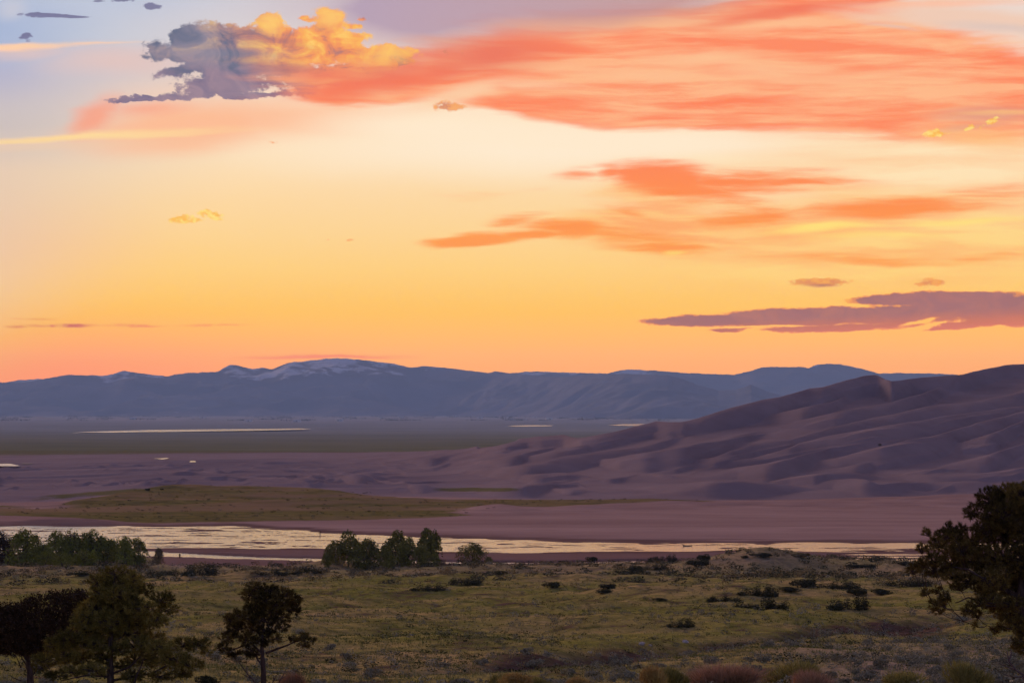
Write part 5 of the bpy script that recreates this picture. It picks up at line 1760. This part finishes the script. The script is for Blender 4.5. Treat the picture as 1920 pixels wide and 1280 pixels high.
M_SKIN = flat_mat('skin', (0.45, 0.27, 0.20))
M_CLOTH_DARK = flat_mat('dark_cloth', (0.035, 0.032, 0.045))
M_CLOTH_BROWN = flat_mat('brown_cloth', (0.11, 0.065, 0.045))
M_HAIR = flat_mat('dark_hair', (0.03, 0.02, 0.015))
M_ROCK = bark_material('pale_rock', (0.30, 0.25, 0.22), (0.55, 0.48, 0.43), 2.0)
M_WALL = flat_mat('pale_metal_wall', (0.85, 0.82, 0.78), 0.5)
M_ROOF = flat_mat('grey_metal_roof', (0.60, 0.56, 0.54), 0.4)
M_FARTREE = leaf_material('far_tree_leaves', (0.012, 0.016, 0.010), (0.035, 0.040, 0.022))


def person(x, depth, label, top_mat, step, rz):
    X, Y, Z = bed_at(x, depth)
    Z = max(Z, -45.03)
    root = empty('person', (X, Y, Z))
    root.rotation_euler = (0, 0, rz)
    tag(root, label, 'person')

    def skinned(name, pts, edges, rad, mat):
        me = bpy.data.meshes.new(name)
        me.from_pydata(pts, edges, [])
        o = bpy.data.objects.new(name, me)
        COL.objects.link(o)
        o.parent = root
        o.modifiers.new('skin', 'SKIN')
        for v, r in zip(me.skin_vertices[0].data, rad):
            v.radius = r if isinstance(r, tuple) else (r, r)
        me.skin_vertices[0].data[0].use_root = True
        sb = o.modifiers.new('sub', 'SUBSURF')
        sb.levels = sb.render_levels = 2
        me.materials.append(mat)
        return o
    s = step
    pts = [(0, 0, 0.93), (0, 0, 1.12), (0, 0.0, 1.36), (0, 0, 1.47), (0, -0.02, 1.56), (0, -0.03, 1.66), (0, -0.01, 1.74),            # pelvis, waist, chest, neck, jaw, face, crown
           (0.17, 0, 1.40), (0.22, 0.02, 1.12), (0.23, -0.05, 0.88), (0.23, -0.07, 0.79), (-0.17, 0, 1.40), (-0.22, 0.02, 1.12), (-0.23, -0.05, 0.88), (-0.23, -0.07, 0.79),
           (0.10, 0, 0.88), (0.11, -s * 0.5, 0.49), (0.11, -s * 0.8, 0.09), (0.12, -s * 0.8 - 0.17, 0.035), (-0.10, 0, 0.88), (-0.11, s * 0.35, 0.49), (-0.11, s + 0.02, 0.09), (-0.12, s - 0.15, 0.035)]
    for sd in (1, -1):                                   # thumb and four fingers on each hand
        for fx, fy, l in ((0.028, -0.02, 0.055), (0.02, -0.04, 0.085), (0.006, -0.045, 0.09), (-0.008, -0.045, 0.085), (-0.02, -0.03, 0.07)):
            pts.append((sd * 0.23 + sd * fx * -0.8, -0.07 + fy * 0.7, 0.79 - l))
    e = [(0, 1), (1, 2), (2, 3), (3, 4), (4, 5), (5, 6), (2, 7), (7, 8), (8, 9), (9, 10), (2, 11), (11, 12), (12, 13), (13, 14), (0, 15), (15, 16), (16, 17), (17, 18), (0, 19), (19, 20), (20, 21), (21, 22)]
    for i in range(5):
        e += [(10, 23 + i), (14, 28 + i)]
    rad = [(0.15, 0.11), (0.13, 0.10), (0.17, 0.12), 0.055, 0.07, 0.095, 0.07, 0.065, 0.048, 0.034, 0.035, 0.065, 0.048, 0.034, 0.035, 0.085, 0.06, 0.045, 0.04, 0.085, 0.06, 0.045, 0.04] + [0.010, 0.009, 0.009, 0.009, 0.008] * 2
    skinned('body', pts, e, rad, M_SKIN)
    skinned('jacket', [(0, 0, 0.90), (0, 0, 1.12), (0, 0, 1.36), (0.18, 0, 1.41), (0.225, 0.02, 1.12), (0.235, -0.05, 0.90), (-0.18, 0, 1.41), (-0.225, 0.02, 1.12), (-0.235, -0.05, 0.90)],
            [(0, 1), (1, 2), (2, 3), (3, 4), (4, 5), (2, 6), (6, 7), (7, 8)], [(0.18, 0.14), (0.155, 0.125), (0.19, 0.14), 0.085, 0.066, 0.052, 0.085, 0.066, 0.052], top_mat)
    skinned('trousers', [(0, 0, 0.93), (0.10, 0, 0.86), (0.11, -s * 0.5, 0.49), (0.11, -s * 0.8, 0.12), (-0.10, 0, 0.86), (-0.11, s * 0.35, 0.49), (-0.11, s + 0.02, 0.12)],
            [(0, 1), (1, 2), (2, 3), (0, 4), (4, 5), (5, 6)], [(0.165, 0.125), 0.10, 0.076, 0.062, 0.10, 0.076, 0.062], M_CLOTH_DARK)
    skinned('hair', [(0, 0.035, 1.62), (0, 0.025, 1.70), (0, 0.0, 1.76)], [(0, 1), (1, 2)], [0.075, 0.09, 0.075], M_HAIR)


person(337, 884, 'person in brown clothes standing on the wet sand right of the willow grove', M_CLOTH_BROWN, 0.05, 0.6)
person(600, 1060, 'distant dark clothed person walking on the far bank left of the cottonwoods', M_CLOTH_DARK, 0.22, 1.2)


def rock(x, y, w, label, seed):
    X, Y, Z = at_row(x, y)
    bm = bmesh.new()
    bmesh.ops.create_icosphere(bm, subdivisions=3, radius=0.5)
    for v in bm.verts:
        c = v.co
        d = 1 + 0.35 * float(fbm(np.array([c.x * 1.8 + seed]), np.array([c.y * 1.8 + c.z * 1.3]), 3, 0.5, seed)[0])
        v.co = Vector((c.x * d * 1.2, c.y * d, c.z * d * 0.72))
        if v.co.z < -0.18:
            v.co.z = -0.18
    me = bpy.data.meshes.new('rock')
    bm.to_mesh(me); bm.free()
    me.materials.append(M_ROCK)
    o = bpy.data.objects.new('rock', me)
    COL.objects.link(o)
    s = w * Y / F
    o.scale = (s, s, s)
    o.location = (X, Y, Z + 0.10 * s)
    o.rotation_euler = (0, 0, seed)
    tag(o, label, 'rock')


import bmesh
rock(1203, 1208, 12, 'larger pale rock in the dry gully, left of two close together', 1)
rock(1219, 1210, 7, 'small pale rock just right of the larger one in the gully', 2)
rock(1285, 1204, 10, 'pale rock at the right end of the bare gully bank', 3)
rock(1106, 1224, 9, 'brownish rock at the left end of the bare gully bank', 4)


def sticks(name, label, cat, x0, depth, paths, r0, mat, zfun=None):
    """bare branches as photo polylines at one distance; the first is the main stem"""
    rng = np.random.default_rng(int(x0))
    k = depth / F
    X = (x0 - CX) * k
    Z = ground_at(X, depth) if zfun is None else zfun(x0, depth)[2]
    root = empty(name, (X, depth, Z))
    tag(root, label, cat)
    for i, (part, pts) in enumerate(paths):
        g = Geo()
        p = np.array([[(x - x0) * k, dy, (CY - y) * k - Z] for x, y, dy in pts])
        if i == 0:
            p[0, 2] = min(p[0, 2], -0.05)
        pp = np.concatenate([wiggle(a, b, 5, 0.02, rng)[:-1] for a, b in zip(p[:-1], p[1:])] + [p[-1:]])
        r = r0 * (1 if i == 0 else 0.6)
        g.tube(pp, np.linspace(r, r * 0.25, len(pp)), 6)
        g.build(part, mat, root, True)
    return root


sticks('dead_branch', 'bare dead branch with forked twigs, sticking up at the lower right corner', 'branch', 1925, 131,
       [('stem', [(1930, 1300, 0), (1920, 1266, 0), (1905, 1255, 0), (1892, 1239, 0), (1888, 1219, 0)]), ('twig', [(1905, 1255, 0), (1890, 1250, 0.1), (1873, 1243, 0.1)]), ('twig', [(1920, 1268, 0), (1900, 1268, -0.1), (1880, 1262, -0.1)]),
        ('twig', [(1892, 1240, 0), (1897, 1224, 0.1), (1896, 1214, 0.1)]), ('twig', [(1898, 1248, 0), (1884, 1238, -0.1)])], 0.075, M_DEADWOOD)
sticks('dead_branch', 'thin dead forked stick leaning left of the small pine trunk', 'branch', 482, 127,
       [('stem', [(483, 1302, 0), (478, 1279, 0), (464, 1262, 0), (450, 1243, 0), (436, 1231, 0)]), ('twig', [(464, 1262, 0), (462, 1246, 0.1)]), ('twig', [(471, 1271, 0), (452, 1262, 0.1)])], 0.045, M_DEADWOOD)
sticks('dead_branch', 'short dead stick right of the small pine trunk, nearer the trunk', 'branch', 507, 127, [('stem', [(505, 1302, 0), (511, 1279, 0), (521, 1261, 0)]), ('twig', [(514, 1274, 0), (511, 1262, 0)])], 0.04, M_DEADWOOD)
sticks('dead_branch', 'longer dead stick leaning right, beyond the short one by the small pine', 'branch', 518, 126, [('stem', [(515, 1302, 0), (523, 1279, 0), (536, 1256, 0)]), ('twig', [(527, 1271, 0), (537, 1266, 0)])], 0.04, M_DEADWOOD)
X_, Y_, Z_ = at_row(1658, 1187)
sticks('dead_snag', 'dark dead snag standing in the gully left of the right pine', 'snag', 1658, Y_,
       [('stem', [(1659, 1189, 0), (1657, 1178, 0), (1651, 1169, 0)]), ('limb', [(1657, 1179, 0), (1663, 1183, 0.2), (1664, 1187, 0.2)]), ('limb', [(1656, 1177, 0), (1658, 1170, 0.1), (1657, 1166, 0.1)]), ('limb', [(1658, 1186, 0), (1645, 1182, 0.3), (1632, 1183, 0.3)])], 0.16, M_DEADWOOD)
DL = 45.0 * F / (1023.5 - CY)
sticks('driftwood_log', 'driftwood log with an upturned root stranded in the shallow river', 'log', 1288, DL,
       [('log', [(1281, 1022.5, 0), (1290, 1023, 0.3), (1298, 1022.6, 0.5)]), ('root', [(1284, 1022.5, 0), (1280, 1020.5, 0), (1277.5, 1018.5, 0)]), ('root', [(1296, 1022.8, 0.5), (1299, 1021, 0.5)])], 0.30, M_DEADWOOD, lambda x, d: (0, 0, -45.0))
sticks('stake', 'thin upright stake standing in the shallow river right of the driftwood', 'stake', 1325, DL + 4, [('shaft', [(1325, 1025, 0), (1325.2, 1020, 0), (1325, 1015.5, 0)])], 0.07, M_DEADWOOD, lambda x, d: (0, 0, -45.0))

# lone bushes out on the sand and the meadow
for x, y, w, lb in ((1648, 836, 8, 'single dark bush growing high on the bare dune face'), ):
    X, Y, Z = dune_at(x, y)
    o = bpy.data.objects.new('scrub_bush', DARK_ME[1]); COL.objects.link(o)
    s = w * Y / F
    o.location = (X, Y, Z - 0.1); o.scale = (s, s, s * 0.7)
    tag(o, lb, 'bush')
for x, y, w, lb in ((277, 927, 11, 'dark bush on the green meadow rise, larger of two'), (304, 923, 8, 'dark bush on the green meadow rise, smaller of two')):
    X, Y, Z = bed_at(x, 45.0 * F / (y - CY))
    o = bpy.data.objects.new('scrub_bush', DARK_ME[2]); COL.objects.link(o)
    s = w * Y / F
    o.location = (X, Y, Z - 0.1); o.scale = (s, s, s * 0.8)
    tag(o, lb, 'bush')
# low scrub dotted over the meadow
rng = np.random.default_rng(55)
mg = Geo()
n_ = 0
while n_ < 420:
    x = rng.uniform(-100, 1330); y = rng.uniform(914, 980)
    if not (mT(x) + 2 < y < mB(x) - 1):
        continue
    pt = float(fbm(np.array([x / 40]), np.array([y / 5]), 2, 0.5, 95)[0])
    if pt < 0.05 and rng.uniform() < 0.8:
        continue
    X, Y, Z = bed_at(x, 45.0 * F / (y - CY))
    s = rng.uniform(0.5, 1.4)
    v, f = light[n_ % 6]
    mg.add(v * np.array([s * 1.5, s, s * 0.9]) + np.array([X, Y, Z - 0.05]), f, np.clip(rng.normal(0.4, 0.2), 0, 1))
    n_ += 1
tag(mg.build('scrub_cover', M_DARKBUSH), 'low scrub dotted over the far meadow', 'scrub', kind='stuff')


# farm buildings and dark groves far out on the plain
def plain_at(x, y):
    Ys = np.geomspace(2600, 44000, 6000)
    i = int(np.argmax(plain_z(Ys) >= -(y - CY) / F * Ys))
    return (x - CX) / F * Ys[i], Ys[i], float(plain_z(Ys[i]))


def farm_building_mesh():
    L, W, H, Rf = 44.0, 22.0, 10.0, 5.0
    v = [(-L / 2, -W / 2, 0), (L / 2, -W / 2, 0), (L / 2, W / 2, 0), (-L / 2, W / 2, 0), (-L / 2, -W / 2, H), (L / 2, -W / 2, H), (L / 2, W / 2, H), (-L / 2, W / 2, H), (-L / 2, 0, H + Rf), (L / 2, 0, H + Rf)]
    o = make_mesh('wall', v, [np.array([(0, 1, 5, 4), (2, 3, 7, 6)]), np.array([(1, 2, 6, 9, 5), (3, 0, 4, 8, 7)])], M_WALL, link=False)
    e = 1.2
    rv = [(-L / 2 - e, -W / 2 - e, H - 0.4), (L / 2 + e, -W / 2 - e, H - 0.4), (L / 2 + e, 0, H + Rf + 0.3), (-L / 2 - e, 0, H + Rf + 0.3), (L / 2 + e, W / 2 + e, H - 0.4), (-L / 2 - e, W / 2 + e, H - 0.4)]
    r = make_mesh('roof', rv, np.array([(0, 1, 2, 3), (3, 2, 4, 5)]), M_ROOF, link=False)
    d = make_mesh('door', [(-4, -W / 2 - 0.15, 0), (4, -W / 2 - 0.15, 0), (4, -W / 2 - 0.15, 7), (-4, -W / 2 - 0.15, 7)], np.array([(0, 1, 2, 3)]), M_CLOTH_BROWN, link=False)
    me = [q.data for q in (o, r, d)]
    for q in (o, r, d):
        bpy.data.objects.remove(q)
    return me


FARM = farm_building_mesh()
_q = random.Random(3)
for x, y in ((467, 790), (557, 790.5), (565, 781), (636, 789), (650, 782), (716, 784), (752, 783), (830, 781), (852, 781), (900, 784), (1003, 783), (1087, 780), (1100, 780.5), (1237, 781), (1243, 781), (1030, 786), (380, 783), (250, 786)):
    X, Y, Z = plain_at(x, y)
    root = empty('farm_building', (X, Y, Z))
    root.rotation_euler = (0, 0, _q.uniform(-0.6, 0.6))
    s = _q.uniform(0.8, 1.4)
    root.scale = (s, s, s)
    tag(root, 'tiny pale farm building far out on the hazy plain', 'building', 'farm buildings far out on the plain')
    for nm, me in zip(('wall', 'roof', 'door'), FARM):
        o = bpy.data.objects.new(nm, me)
        COL.objects.link(o)
        o.parent = root
rng = np.random.default_rng(66)
fg = Geo()
for _ in range(150):
    x = rng.uniform(-80, 1330); y = rng.choice([rng.uniform(780, 789), rng.uniform(779, 783)])
    X, Y, Z = plain_at(x, y)
    ln_ = rng.uniform(40, 260); hgt = rng.uniform(8, 15)
    n0 = int(ln_ / 4) + 8
    c = np.stack([rng.uniform(-ln_ / 2, ln_ / 2, n0), rng.uniform(-15, 15, n0), rng.uniform(0.1, 0.95, n0) * hgt], 1)
    v, f = leaves(c, rng.uniform(6, 11, n0), rng, 0.2, 0.8)
    v[:, 2] = np.clip(v[:, 2], 0.1, None)
    fg.add(v + np.array([X, Y, Z]), f, np.clip(rng.normal(0.45, 0.2, n0).repeat(4), 0, 1))
tag(fg.build('far_groves', M_FARTREE), 'dark groves dotted over the far hazy plain', 'trees', kind='stuff')
